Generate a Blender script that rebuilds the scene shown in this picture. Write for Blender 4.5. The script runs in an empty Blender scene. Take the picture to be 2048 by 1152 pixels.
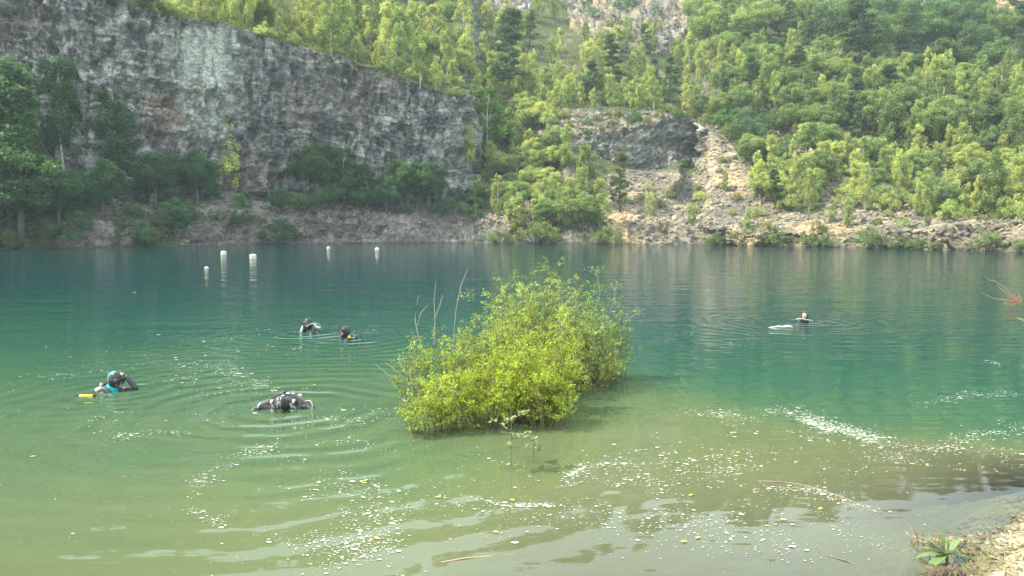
import bpy, bmesh, math, random
import numpy as np
from mathutils import Vector, Matrix, Euler

# ------------------------------------------------------------------ camera, world, sun, exposure
SC = bpy.context.scene
F = 1607.0; H = 2.5; PITCH = math.atan(126 / F); CP, SP = math.cos(PITCH), math.sin(PITCH)
cam_d = bpy.data.cameras.new('camera'); cam = bpy.data.objects.new('camera', cam_d); SC.collection.objects.link(cam)
cam.location = (0, 0, H); cam.rotation_euler = (math.radians(90) - PITCH, 0, 0)
cam_d.sensor_width = 36; cam_d.lens = 36 * F / 2048; cam_d.clip_start = 0.1; cam_d.clip_end = 3000
SC.camera = cam

SUN = Vector((-0.66, 0.0, 0.76)).normalized()
sd = bpy.data.lights.new('sun', 'SUN'); sd.energy = 5.0; sd.angle = math.radians(0.5); sd.color = (1.0, 0.92, 0.76)
so = bpy.data.objects.new('sun', sd); SC.collection.objects.link(so); so.rotation_euler = SUN.to_track_quat('Z', 'Y').to_euler()
W = bpy.data.worlds.new('World'); SC.world = W; W.use_nodes = True
wn = W.node_tree; wn.nodes.clear()
sky = wn.nodes.new('ShaderNodeTexSky'); sky.sky_type = 'NISHITA'; sky.sun_disc = False
sky.sun_elevation = math.asin(SUN.z); sky.sun_rotation = math.atan2(SUN.x, SUN.y); sky.dust_density = 3.0; sky.air_density = 1.3
bg = wn.nodes.new('ShaderNodeBackground'); bg.inputs['Strength'].default_value = 0.13
wo = wn.nodes.new('ShaderNodeOutputWorld')
# thin bright veil of high cloud over the blue
wtc = wn.nodes.new('ShaderNodeTexCoord'); wno = wn.nodes.new('ShaderNodeTexNoise'); wno.inputs['Scale'].default_value = 2.2; wno.inputs['Detail'].default_value = 6
wmp = wn.nodes.new('ShaderNodeMapping'); wmp.inputs['Scale'].default_value = (1, 1, 2.5); wn.links.new(wtc.outputs['Generated'], wmp.inputs[0]); wn.links.new(wmp.outputs[0], wno.inputs['Vector'])
wr = wn.nodes.new('ShaderNodeMapRange'); wr.inputs[1].default_value = 0.35; wr.inputs[2].default_value = 0.7; wr.inputs[3].default_value = 0.35; wr.inputs[4].default_value = 0.85; wn.links.new(wno.outputs['Fac'], wr.inputs[0])
wm = wn.nodes.new('ShaderNodeMix'); wm.data_type = 'RGBA'; wm.inputs[7].default_value = (15.0, 17.4, 18.2, 1); wn.links.new(wr.outputs[0], wm.inputs[0]); wn.links.new(sky.outputs[0], wm.inputs[6])
wn.links.new(wm.outputs[2], bg.inputs[0]); wn.links.new(bg.outputs[0], wo.inputs[0])
SC.view_settings.view_transform = 'Standard'; SC.view_settings.look = 'None'; SC.view_settings.gamma = 1
SC.view_settings.exposure = 0.80
SC.cycles.max_bounces = 6; SC.cycles.transparent_max_bounces = 12; SC.cycles.volume_bounces = 1
SC.cycles.diffuse_bounces = 3; SC.cycles.glossy_bounces = 3; SC.cycles.transmission_bounces = 4
SC.cycles.use_denoising = True; SC.cycles.caustics_reflective = False; SC.cycles.caustics_refractive = False
SC.cycles.volume_step_rate = 4

COL = SC.collection
rs = np.random.RandomState(7); random.seed(7)

# ------------------------------------------------------------------ helpers
def slope(row):
    v = (576 - np.asarray(row, float)) / F
    return (-SP + v * CP) / (CP + v * SP)
def zat(row, Y): return H + Y * slope(row)
def xat(px, row, Y): return Y * ((np.asarray(px, float) - 1024) / F) / (CP + (576 - np.asarray(row, float)) / F * SP)
def wpt(px, row):
    Y = -H / slope(row); return float(xat(px, row, Y)), float(Y)
def at(px, row, Y): return Vector((float(xat(px, row, Y)), float(Y), float(zat(row, Y))))
def project(P):
    x, y, z = P[..., 0], P[..., 1], P[..., 2] - H
    d = y * CP - z * SP; u = x / d; v = (y * SP + z * CP) / d
    return 1024 + F * u, 576 - F * v

def tag(o, label=None, cat=None, group=None, kind=None):
    if label: o['label'] = label
    if cat: o['category'] = cat
    if group: o['group'] = group
    if kind: o['kind'] = kind
    return o
def empty(name, loc=(0, 0, 0), rz=0):
    o = bpy.data.objects.new(name, None); COL.objects.link(o); o.location = loc; o.rotation_euler = (0, 0, rz)
    o.empty_display_size = 0.2
    return o
def link(name, me, parent=None, mat=None):
    o = bpy.data.objects.new(name, me); COL.objects.link(o)
    if parent: o.parent = parent
    if mat and not me.materials: me.materials.append(mat)
    return o

def mesh_np(name, V, Fq, mat=None, smooth=False, attrs=None, mats=None, fmat=None):
    """V (n,3), Fq (m,k) uniform polygons (or a list of such arrays)"""
    me = bpy.data.meshes.new(name)
    fs = Fq if isinstance(Fq, list) else [Fq]
    fs = [np.asarray(f, np.int32) for f in fs if len(f)]
    V = np.asarray(V, np.float32)
    me.vertices.add(len(V)); me.vertices.foreach_set('co', V.ravel())
    nl = sum(f.size for f in fs); npoly = sum(len(f) for f in fs)
    me.loops.add(nl); me.loops.foreach_set('vertex_index', np.concatenate([f.ravel() for f in fs]))
    st = []; k0 = 0
    for f in fs:
        st.append(k0 + np.arange(len(f)) * f.shape[1]); k0 += f.size
    me.polygons.add(npoly); me.polygons.foreach_set('loop_start', np.concatenate(st).astype(np.int32))
    if smooth: me.polygons.foreach_set('use_smooth', np.ones(npoly, bool))
    for m in (mats or ([mat] if mat else [])): me.materials.append(m)
    if fmat is not None: me.polygons.foreach_set('material_index', np.asarray(fmat, np.int32))
    me.update(calc_edges=True)
    for k, a in (attrs or {}).items():
        a = np.asarray(a, np.float32)
        if a.ndim == 2:
            at_ = me.color_attributes.new(k, 'FLOAT_COLOR', 'POINT')
            at_.data.foreach_set('color', np.concatenate([a, np.ones((len(a), 1), np.float32)], 1).ravel())
        else:
            at_ = me.attributes.new(k, 'FLOAT', 'POINT'); at_.data.foreach_set('value', a)
    me.validate()
    return me

class MB:
    """collects vertices and faces of one mesh"""
    def __init__(s): s.v = []; s.f = []; s.m = []
    def add(s, V, Fs, mi=0):
        o = len(s.v); s.v += [tuple(p) for p in V]; s.f += [tuple(i + o for i in f) for f in Fs]; s.m += [mi] * len(Fs)
    def tube(s, pts, rad, n=6, cap=True, mi=0):
        pts = [Vector(p) for p in pts]; N = len(pts)
        if not hasattr(rad, '__len__'): rad = [rad] * N
        V = []; up = Vector((0.13, 0.31, 0.94))
        for i, p in enumerate(pts):
            t = (pts[min(i + 1, N - 1)] - pts[max(i - 1, 0)]).normalized()
            a = t.cross(up)
            if a.length < 0.05: a = t.cross(Vector((1, 0, 0)))
            a.normalize(); b = t.cross(a)
            for k in range(n):
                an = 2 * math.pi * k / n
                V.append(p + (a * math.cos(an) + b * math.sin(an)) * rad[i])
        Fs = [(i * n + k, i * n + (k + 1) % n, (i + 1) * n + (k + 1) % n, (i + 1) * n + k) for i in range(N - 1) for k in range(n)]
        if cap: Fs += [tuple(range(n))[::-1], tuple((N - 1) * n + k for k in range(n))]
        s.add(V, Fs, mi)
    def lathe(s, prof, n=16, M=None, mi=0):
        V = []
        for r, z in prof:
            for k in range(n):
                a = 2 * math.pi * k / n; p = Vector((r * math.cos(a), r * math.sin(a), z)); V.append(M @ p if M else p)
        N = len(prof)
        Fs = [(i * n + k, i * n + (k + 1) % n, (i + 1) * n + (k + 1) % n, (i + 1) * n + k) for i in range(N - 1) for k in range(n)]
        Fs += [tuple(range(n))[::-1], tuple((N - 1) * n + k for k in range(n))]
        s.add(V, Fs, mi)
    def build(s, name, mats, parent=None, smooth=True):
        me = bpy.data.meshes.new(name); me.from_pydata(s.v, [], s.f)
        for m in (mats if isinstance(mats, (list, tuple)) else [mats]): me.materials.append(m)
        me.polygons.foreach_set('material_index', s.m)
        if smooth: me.polygons.foreach_set('use_smooth', [True] * len(s.f))
        me.update()
        return link(name, me, parent)

# ---- numpy noise
def _h(ix, iy, iz, seed):
    n = (ix.astype(np.int64) * 374761393 + iy.astype(np.int64) * 668265263 + iz.astype(np.int64) * 2147483647 + seed * 974634777) & 0xFFFFFFFF
    n = ((n ^ (n >> 13)) * 1274126177) & 0xFFFFFFFF
    n = ((n ^ (n >> 16)) * 2246822519) & 0xFFFFFFFF
    return ((n ^ (n >> 15)) & 0xFFFFFF) / float(0xFFFFFF)
def vn(x, y, z, seed=0):
    x, y, z = np.broadcast_arrays(np.asarray(x, float), np.asarray(y, float), np.asarray(z, float))
    ix, iy, iz = np.floor(x), np.floor(y), np.floor(z)
    fx, fy, fz = x - ix, y - iy, z - iz
    fx, fy, fz = [f * f * (3 - 2 * f) for f in (fx, fy, fz)]
    r = 0
    for a in (0, 1):
        for b in (0, 1):
            for c in (0, 1):
                r = r + _h(ix + a, iy + b, iz + c, seed) * (fx if a else 1 - fx) * (fy if b else 1 - fy) * (fz if c else 1 - fz)
    return r * 2 - 1
def fbm(x, y, z, seed=0, oct=4):
    r = 0; a = 1; t = 0
    for o in range(oct):
        r = r + a * vn(x * 2 ** o, y * 2 ** o, z * 2 ** o, seed + o); t += a; a *= 0.5
    return r / t
def cells(x, y, z, seed=0):
    return _h(np.floor(x), np.floor(y), np.floor(z), seed) * 2 - 1
def sstep(a, b, x):
    t = np.clip((x - a) / (b - a), 0, 1); return t * t * (3 - 2 * t)
def inpoly(px, row, poly):
    px = np.asarray(px); row = np.asarray(row); ins = np.zeros(px.shape, bool); n = len(poly)
    for i in range(n):
        x1, y1 = poly[i]; x2, y2 = poly[(i + 1) % n]
        if y1 == y2: continue
        c = ((y1 > row) != (y2 > row)) & (px < (x2 - x1) * (row - y1) / (y2 - y1) + x1)
        ins ^= c
    return ins

# ---- materials
def nmat(name):
    m = bpy.data.materials.new(name); m.use_nodes = True; nt = m.node_tree; nt.nodes.clear()
    out = nt.nodes.new('ShaderNodeOutputMaterial')
    def N(t, **kw):
        n = nt.nodes.new(t)
        for k, v in kw.items():
            if k.startswith('i_'): n.inputs[int(k[2:]) if k[2:].isdigit() else k[2:].replace('_', ' ')].default_value = v
            else: setattr(n, k, v)
        return n
    L = lambda a, b: nt.links.new(a, b)
    return m, out, N, L
def simple(name, col, rough=0.6, var=0.15, scale=30, metal=0, bump=0.0, spec=0.5):
    m, out, N, L = nmat(name)
    p = N('ShaderNodeBsdfPrincipled'); p.inputs['Roughness'].default_value = rough; p.inputs['Metallic'].default_value = metal
    p.inputs['Specular IOR Level'].default_value = spec
    tc = N('ShaderNodeTexCoord'); no = N('ShaderNodeTexNoise', i_Scale=scale, i_Detail=4.0)
    L(tc.outputs['Object'], no.inputs['Vector'])
    mx = N('ShaderNodeMix', data_type='RGBA'); L(no.outputs['Fac'], mx.inputs[0])
    mx.inputs[6].default_value = (*[c * (1 - var) for c in col], 1); mx.inputs[7].default_value = (*[min(1, c * (1 + var)) for c in col], 1)
    L(mx.outputs[2], p.inputs['Base Color'])
    if bump:
        b = N('ShaderNodeBump', i_Strength=bump, i_Distance=0.02); L(no.outputs['Fac'], b.inputs['Height']); L(b.outputs[0], p.inputs['Normal'])
    L(p.outputs[0], out.inputs[0])
    return m
def leaf_mat(name, use_obj=True, col=(0.1, 0.2, 0.03), trans=0.45, vary=0.35):
    m, out, N, L = nmat(name)
    at_ = N('ShaderNodeAttribute', attribute_name='tint')
    if use_obj:
        oi = N('ShaderNodeObjectInfo'); base = oi.outputs['Color']
    else:
        rgb = N('ShaderNodeRGB'); rgb.outputs[0].default_value = (*col, 1); base = rgb.outputs[0]
    mx = N('ShaderNodeMix', data_type='RGBA', blend_type='MULTIPLY'); mx.inputs[0].default_value = 1
    L(base, mx.inputs[6]); L(at_.outputs['Color'], mx.inputs[7])
    d = N('ShaderNodeBsdfDiffuse'); t = N('ShaderNodeBsdfTranslucent'); g = N('ShaderNodeBsdfGlossy', i_Roughness=0.45)
    L(mx.outputs[2], d.inputs[0])
    mt = N('ShaderNodeMix', data_type='RGBA', blend_type='MULTIPLY'); mt.inputs[0].default_value = 1
    L(mx.outputs[2], mt.inputs[6]); mt.inputs[7].default_value = (1.25, 1.2, 0.55, 1); L(mt.outputs[2], t.inputs[0])
    s1 = N('ShaderNodeMixShader', i_0=trans); L(d.outputs[0], s1.inputs[1]); L(t.outputs[0], s1.inputs[2])
    s2 = N('ShaderNodeMixShader', i_0=0.03); L(s1.outputs[0], s2.inputs[1]); L(g.outputs[0], s2.inputs[2])
    g.inputs[0].default_value = (0.8, 0.85, 0.8, 1)
    L(s2.outputs[0], out.inputs[0])
    return m
M_LEAF = leaf_mat('foliage')
M_BARK = simple('dark_bark', (0.09, 0.075, 0.055), 0.9, 0.4, 8)
M_BIRCH = simple('pale_birch_bark', (0.42, 0.40, 0.35), 0.8, 0.45, 5)

# ------------------------------------------------------------------ the quarry sides: one sheet from the lake floor to the skyline
def ys(row): return float(-H / slope(row))
# px: shore row, then (row, distance) of bank, foot, topA, benchA, footB, topB, benchB, terrace, mid, skyline
KEYS = [
 (-2500, 560, (540,38),(440,44),(-300,50),(-320,60),(-330,62),(-340,66),(-345,70),(-350,74),(-380,90),(-400,120)),
 (-600, 515, (462,66),(360,74),(-190,80),(-200,92),(-205,95),(-215,100),(-220,105),(-225,112),(-300,130),(-330,160)),
 (0, 497, (455,88),(355,95),(-70,99),(-85,112),(-95,116),(-105,120),(-115,126),(-120,132),(-220,160),(-250,200)),
 (180, 496, (450,90),(395,97),(-25,101),(-40,114),(-50,118),(-60,122),(-70,128),(-80,135),(-195,165),(-235,210)),
 (300, 493, (445,95),(405,102),(30,106),(0,118),(-10,122),(-20,126),(-30,132),(-38,140),(-180,175),(-225,225)),
 (430, 490, (430,103),(398,108),(45,112),(25,125),(15,130),(5,134),(-5,140),(-12,148),(-120,190),(-185,240)),
 (620, 487, (428,111),(402,115),(100,119),(85,133),(70,138),(55,142),(40,150),(28,158),(-90,200),(-150,260)),
 (900, 485.5, (430,117.5),(405,121),(188,126),(168,136),(150,140),(135,145),(120,152),(105,160),(-50,215),(-145,285)),
 (932, 485.5, (430,118),(405,122),(196,127),(176,137),(158,141),(140,146),(125,153),(110,161),(-45,218),(-145,287)),
 (958, 486, (435,118),(405,124),(330,134),(235,148),(228,150),(192,152),(182,155),(176,163),(-40,225),(-145,290)),
 (1060, 487, (440,115),(410,121),(330,130),(250,142),(243,144),(202,146),(196,150),(188,160),(-30,230),(-145,295)),
 (1140, 488, (445,112),(415,117),(345,122),(305,125),(298,126.5),(284,127.5),(218,138),(210,152),(-10,235),(-140,300)),
 (1250, 488, (445,110),(412,115),(370,119),(342,124),(334,127),(258,130),(217,138),(211,153),(20,225),(-135,290)),
 (1340, 488.5, (448,109),(418,114),(375,119),(352,125),(345,132),(238,136),(226,141),(218,155),(30,220),(-120,285)),
 (1392, 489, (450,108),(420,113),(375,119),(345,126),(332,137),(242,141),(234,144),(226,156),(35,215),(-115,282)),
 (1415, 489, (455,104),(425,110),(370,117),(320,123),(295,127),(262,131),(245,136),(230,142),(40,210),(-110,280)),
 (1480, 490, (462,100),(428,106),(380,112),(330,119),(300,123),(270,128),(245,132),(225,137),(40,205),(-105,277)),
 (1700, 495, (468,91),(440,96),(390,104),(340,112),(300,120),(260,128),(220,137),(200,143),(40,200),(-85,270)),
 (1900, 500, (455,82),(446,88),(400,97),(340,106),(290,115),(240,125),(200,135),(170,145),(60,200),(-40,275)),
 (2048, 505, (450,76),(440,84),(390,93),(330,103),(270,113),(225,124),(185,136),(160,146),(70,200),(-25,280)),
 (2700, 530, (470,53),(455,60),(380,70),(310,80),(250,90),(200,102),(160,114),(140,125),(80,180),(0,260)),
 (4500, 600, (560,29),(520,35),(400,48),(330,60),(270,72),(220,84),(180,95),(150,110),(90,160),(40,240)),
]
kx = np.array([k[0] for k in KEYS], float)
krow = np.array([[k[1]] + [p[0] for p in k[2:]] for k in KEYS], float)
kY = np.array([[ys(k[1])] + [p[1] for p in k[2:]] for k in KEYS], float)
cols = np.concatenate([np.linspace(-2500, -700, 40)[:-1], np.linspace(-700, -120, 60)[:-1], np.arange(-120, 2180, 2.6), np.linspace(2180, 2800, 60)[1:], np.linspace(2800, 4500, 40)[1:]])
SEG = [42, 30, 130, 14, 14, 56, 34, 10, 80, 36]
NC = len(cols)
R = np.stack([np.interp(cols, kx, krow[:, j]) for j in range(krow.shape[1])])     # (11, NC)
YY = np.stack([np.interp(cols, kx, kY[:, j]) for j in range(kY.shape[1])])
ZZ = zat(R, YY); ZZ[0] = 0.0
XX = YY * ((cols - 1024) / F) / (CP + (576 - R) / F * SP)
rowsX, rowsY, rowsZ, rowsS = [], [], [], []
# under water
for k in range(10):
    t = k / 10.0
    rowsX.append(XX[0] * (1 - (1 - t) * 0.16)); rowsY.append(YY[0] * (1 - (1 - t) * 0.16)); rowsZ.append(-14 * (1 - t) ** 0.7); rowsS.append(t - 1)
for j, n in enumerate(SEG):
    for k in range(n):
        t = k / n
        rowsX.append(XX[j] * (1 - t) + XX[j + 1] * t); rowsY.append(YY[j] * (1 - t) + YY[j + 1] * t)
        rowsZ.append(ZZ[j] * (1 - t) + ZZ[j + 1] * t); rowsS.append(j + t)
for k in range(8):
    t = k / 7.0
    rowsX.append(XX[-1] * (1 + t * 0.6)); rowsY.append(YY[-1] * (1 + t * 0.6)); rowsZ.append(ZZ[-1] * (1 - 0.35 * t * t)); rowsS.append(10 + t)
NR = len(rowsX)
P = np.stack([np.stack([np.broadcast_to(np.asarray(a, float), (NC,)) for a in A]) for A in (rowsX, rowsY, rowsZ)], -1)   # (NR,NC,3)
S = np.array(rowsS)[:, None] * np.ones((1, NC))
PX0, ROW0 = project(P)
PXc = np.broadcast_to(cols, (NR, NC))
def normals(P):
    a = np.gradient(P, axis=0); b = np.gradient(P, axis=1)
    n = np.cross(b, a); n /= np.linalg.norm(n, axis=-1, keepdims=True) + 1e-9
    return n
Nn = normals(P)
Nn *= np.where(Nn[..., 2:3] < -0.2, -1, 1)
facing = (Nn * (-P + np.array([0, 0, H]))).sum(-1)
steep = sstep(0.72, 0.35, Nn[..., 2])
x, y, z = P[..., 0], P[..., 1], P[..., 2]
outcrop = (inpoly(PX0, ROW0, [(920,-80),(1075,-80),(1060,40),(985,30),(930,0)]) | inpoly(PX0, ROW0, [(1120,-90),(1390,-90),(1375,60),(1340,115),(1250,95),(1140,60)])).astype(float)
bankmask = sstep(-0.05, 0.05, S) * sstep(1.15, 0.95, S)
rocky = np.clip(steep + outcrop * 0.8 + bankmask * 0.5, 0, 1)
rocky = rocky * sstep(-0.1, 0.05, S)
# bulges and buttresses, then blocks along tilted beds
big = fbm(x / 9, y / 9, z / 14, 3, 3) * 1.7
xx = x + 0.28 * vn(x / 2.5, y / 2.5, z / 2.0, 11); zz = z + 0.10 * x + 0.35 * vn(x / 6, y / 6, z / 6, 12)
blk = 0.95 * cells(xx / 2.6, y / 9, zz / 3.2, 21) + 0.5 * cells(xx / 0.9, y / 5, zz / 1.1, 22) + 0.3 * cells(xx / 0.42, y / 3, zz / 0.5, 23)
ledge = 0.35 * (np.abs(((zz / 2.3) % 1) - 0.5) * 2 - 0.5)
fine = 0.16 * fbm(x / 1.6, y / 1.6, z / 1.2, 31, 4)
smallamp = sstep(0.0, 0.25, S)
gul = fbm(x / 5.0, y / 9.0, z / 7.0, 41, 4)
lump = 0.5 * gul + 0.28 * fbm(x / 1.3, y / 1.3, z / 1.3, 43, 3)
disp = smallamp * (rocky * (big * steep + blk + ledge * steep + fine) + (1 - rocky) * lump)
slab = np.exp(-(((PX0 - 405) / 70) ** 2) ** 3) * sstep(48, 60, ROW0) * sstep(175, 150, ROW0) * (S > 2) * (S < 3.2)
disp = disp * (1 - 0.8 * slab)
disp = disp * np.clip(1.0 - 0.4 * sstep(9, 10, S), 0, 1)
P = P + Nn * disp[..., None]
# outcrop relief between terrace and top
P[..., 2] += outcrop * (1.5 * np.abs(gul) + 1.2 * np.abs(cells(xx / 3.2, y / 5, zz / 2.2, 51)))
# pillar at the right end of the dark face
pil = np.exp(-((PX0 - 1345) / 16) ** 2) * sstep(290, 310, ROW0) * sstep(400, 370, ROW0) * (S < 6)
P[..., 1] -= pil * 4.0; P[..., 2] += pil * 1.0
P[..., 2] = np.where(S < 0, np.minimum(P[..., 2], -0.05), P[..., 2])
P[..., 2] = np.where((S >= 0) & (S < 0.3), np.maximum(P[..., 2], 0.02 + 0 * S), P[..., 2])
PXP, ROWP = project(P)

# colours of the ground and rock
n1 = fbm(x / 6, y / 6, z / 5, 61, 4); n2 = fbm(x / 1.5, y / 1.5, z / 1.0, 62, 4); n3 = fbm(x / 0.7, y / 2, z / 4.5, 63, 3); n4 = fbm(x / 12, y / 12, z / 9, 64, 3)
def C(*c): return np.array(c, float)
def mixc(a, b, t): return a * (1 - t[..., None]) + b * t[..., None]
soil = mixc(C(0.075, 0.085, 0.035) + 0 * P, C(0.17, 0.15, 0.095), sstep(-0.1, 0.5, n1 + 0.5 * n2))
jit = cells(xx / 0.42, y / 3, zz / 1.3, 71); jit2 = cells(xx / 1.0, y / 5, zz / 2.2, 72)
rock = mixc(C(0.135, 0.142, 0.135) + 0 * P, C(0.35, 0.34, 0.30), sstep(-0.75, 0.95, n2 + 0.5 * n3 + 0.35 * jit + 0.3 * jit2 + 0.2 * n1))
def joint(u_, v_, su, sv, sd, w):
    a_ = np.abs(((u_ / su + 0.5 * _h(np.floor(v_ / sv), 0 * v_, 0 * v_, sd)) % 1) - 0.5) * 2; b_ = np.abs(((v_ / sv) % 1) - 0.5) * 2
    return np.clip(sstep(1 - w, 1, a_) + sstep(1 - w, 1, b_), 0, 1)
crack = np.clip(0.8 * joint(xx, zz, 1.5, 2.3, 5, 0.16) + 0.5 * joint(xx, zz, 0.75, 0.95, 6, 0.22), 0, 1) * sstep(-0.4, 0.2, vn(x / 3, y / 3, z / 3, 73))
bedl = sstep(0.90, 1.0, np.abs((((zz + 0.25 * vn(x / 1.5, y, z, 74)) / 3.4) % 1) - 0.5) * 2) * sstep(-0.5, 0.1, vn(x / 5, y / 5, z / 2, 75))
crack = np.clip(crack + 0.9 * bedl, 0, 1)
rock = rock * (0.66 + 0.62 * (jit[..., None] * 0.5 + 0.5)) * (0.82 + 0.36 * (jit2[..., None] * 0.5 + 0.5))
rock = rock * (1 - 0.75 * crack[..., None])
rock = mixc(rock, C(0.17, 0.12, 0.09), 0.45 * sstep(0.2, 0.55, n4 + 0.35 * n2 - 0.004 * (ROWP < 150)))
rock = mixc(rock, C(0.06, 0.065, 0.065), 0.7 * sstep(0.25, 0.6, fbm(x / 3, y / 3, z / 8, 66, 3)))
pale = np.exp(-(((PXP - 405) / 75) ** 2) ** 2) * sstep(40, 62, ROWP) * sstep(330, 150, ROWP + 60 * n2) * (S < 3.2) * (S > 1.5)
streak = sstep(-0.2, 0.5, fbm(x / 0.9, y / 3, z / 14, 67, 3) + 0.2)
rock = mixc(rock, C(0.46, 0.47, 0.39), np.clip(pale * (0.25 + 0.6 * streak + 0.25 * jit), 0, 1))
edge2 = np.exp(-((PXP - 905) / 28) ** 2) * sstep(180, 300, ROWP) * (S < 3.2) * (S > 1.5)
rock = mixc(rock, C(0.30, 0.30, 0.26), 0.5 * edge2 * streak)
rust = (np.exp(-((PXP - 330) / 45) ** 2) * np.exp(-((ROWP - 230) / 60) ** 2) + np.exp(-((PXP - 595) / 30) ** 2) * np.exp(-((ROWP - 210) / 45) ** 2))
rock = mixc(rock, C(0.22, 0.11, 0.08), np.clip(0.7 * rust * (0.6 + n2) * (S < 3.2), 0, 0.8))
scr = mixc(C(0.175, 0.15, 0.11) + 0 * P, C(0.33, 0.275, 0.18), sstep(-0.3, 0.5, n2 + n1 * 0.7))
scr = mixc(scr, C(0.11, 0.108, 0.10), sstep(0.05, 0.4, fbm(x / 0.9, y / 0.9, z / 0.6, 68, 3)))
scr = mixc(scr, C(0.42, 0.31, 0.17), 0.75 * sstep(0.05, 0.45, n4 + 0.5 * n1))
jx = PXP + 14 * n1 + 8 * n2; jy = ROWP + 10 * n2 + 8 * n1
SCREE = [[(1215,345),(1290,330),(1400,350),(1405,235),(1440,245),(1490,330),(1570,425),(1700,425),(1900,440),(2048,438),(2200,440),(2200,540),(1215,505)],
         [(1470,235),(1530,235),(1580,275),(1610,310),(1550,315),(1490,275)], [(1640,385),(1690,345),(1740,350),(1850,420),(1860,445),(1650,440)],
         [(1115,225),(1395,225),(1370,250),(1270,260),(1200,275),(1120,310),(1060,300)], [(940,400),(1060,395),(1090,440),(1060,470),(950,450)],
         [(1240,330),(1300,300),(1400,420),(1250,470),(1215,400)], [(1560,300),(1700,285),(1720,310),(1600,325)], [(1700,160),(1450,150),(1500,170)]]
scm = np.zeros(S.shape, bool)
for pl in SCREE: scm |= inpoly(jx, jy, pl)
ORANGE = inpoly(jx, jy, [(1800,-60),(1900,-60),(1890,45),(1850,30)]) | inpoly(jx, jy, [(1960,-10),(2100,-10),(2100,40),(1980,22)])
scm = scm & ((S < 8.2) & (S > 0)) & (PXP > 930)
outm = (outcrop > 0.5) | ORANGE
darkface = (S > 5) & (S < 6) & (PXc > 1120) & (PXc < 1405)
rock = rock * 0.86
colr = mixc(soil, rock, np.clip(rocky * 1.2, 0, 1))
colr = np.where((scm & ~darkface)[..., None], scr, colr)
terrf = (S > 6) & (S < 7.05) & (PXc > 1050) & (PXc < 1400)
colr = np.where(terrf[..., None], mixc(C(0.11, 0.10, 0.075) + 0 * P, C(0.27, 0.235, 0.17), sstep(-0.3, 0.5, n2 + 0.5 * jit)), colr)
colr = np.where(darkface[..., None], mixc(C(0.12, 0.115, 0.10) + 0 * P, C(0.26, 0.245, 0.21), sstep(-0.2, 0.5, n2 + 0.4 * jit + 0.4 * np.sin((z - 0.35 * x) * 2.2))), colr)
colr = np.where(outm[..., None], mixc(scr, rock, sstep(-0.1, 0.4, n1)), colr)
colr = np.where(ORANGE[..., None], C(0.42, 0.26, 0.15), colr)
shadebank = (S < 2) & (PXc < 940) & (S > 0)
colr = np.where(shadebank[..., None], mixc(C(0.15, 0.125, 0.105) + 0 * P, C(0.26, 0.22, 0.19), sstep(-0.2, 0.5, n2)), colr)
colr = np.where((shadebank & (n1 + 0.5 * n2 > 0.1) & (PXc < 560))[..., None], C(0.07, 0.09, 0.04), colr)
wet = sstep(0.35, 0.1, P[..., 2]); colr = colr * (1 - 0.45 * wet[..., None])

m, out, N, L = nmat('quarry_rock_and_soil')
p = N('ShaderNodeBsdfPrincipled', i_Roughness=0.95); p.inputs['Specular IOR Level'].default_value = 0.15
a = N('ShaderNodeAttribute', attribute_name='tint'); tc = N('ShaderNodeTexCoord')
no = N('ShaderNodeTexNoise', i_Scale=1.7, i_Detail=8.0, i_Roughness=0.7); L(tc.outputs['Object'], no.inputs['Vector'])
vo = N('ShaderNodeTexVoronoi', i_Scale=1.3, feature='DISTANCE_TO_EDGE'); mp = N('ShaderNodeMapping'); mp.inputs['Scale'].default_value = (1, 0.4, 1.7)
mp.inputs['Rotation'].default_value = (0.0, 0.12, 0.0)
L(tc.outputs['Object'], mp.inputs['Vector']); L(mp.outputs[0], vo.inputs['Vector'])
r1 = N('ShaderNodeMapRange', i_1=0.3, i_2=0.72, i_3=0.55, i_4=1.5); L(no.outputs['Fac'], r1.inputs[0])
r2 = N('ShaderNodeMapRange', i_1=0.0, i_2=0.07, i_3=0.32, i_4=1.0); L(vo.outputs['Distance'], r2.inputs[0])
mu = N('ShaderNodeMath', operation='MULTIPLY'); L(r1.outputs[0], mu.inputs[0]); L(r2.outputs[0], mu.inputs[1])
vm = N('ShaderNodeVectorMath', operation='SCALE'); L(a.outputs['Color'], vm.inputs[0]); L(mu.outputs[0], vm.inputs['Scale'])
L(vm.outputs[0], p.inputs['Base Color'])
bu = N('ShaderNodeBump', i_Strength=0.9, i_Distance=0.25); L(no.outputs['Fac'], bu.inputs['Height']); L(bu.outputs[0], p.inputs['Normal'])
L(p.outputs[0], out.inputs[0]); M_ROCK = m
idx = np.arange(NR * NC).reshape(NR, NC)
quads = np.stack([idx[:-1, :-1], idx[:-1, 1:], idx[1:, 1:], idx[1:, :-1]], -1).reshape(-1, 4)
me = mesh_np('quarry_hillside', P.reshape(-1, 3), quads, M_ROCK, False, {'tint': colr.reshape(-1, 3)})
tag(link('quarry_hillside', me), 'rocky quarry cliff and wooded hillside rising behind the lake', 'hillside', kind='structure')

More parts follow.
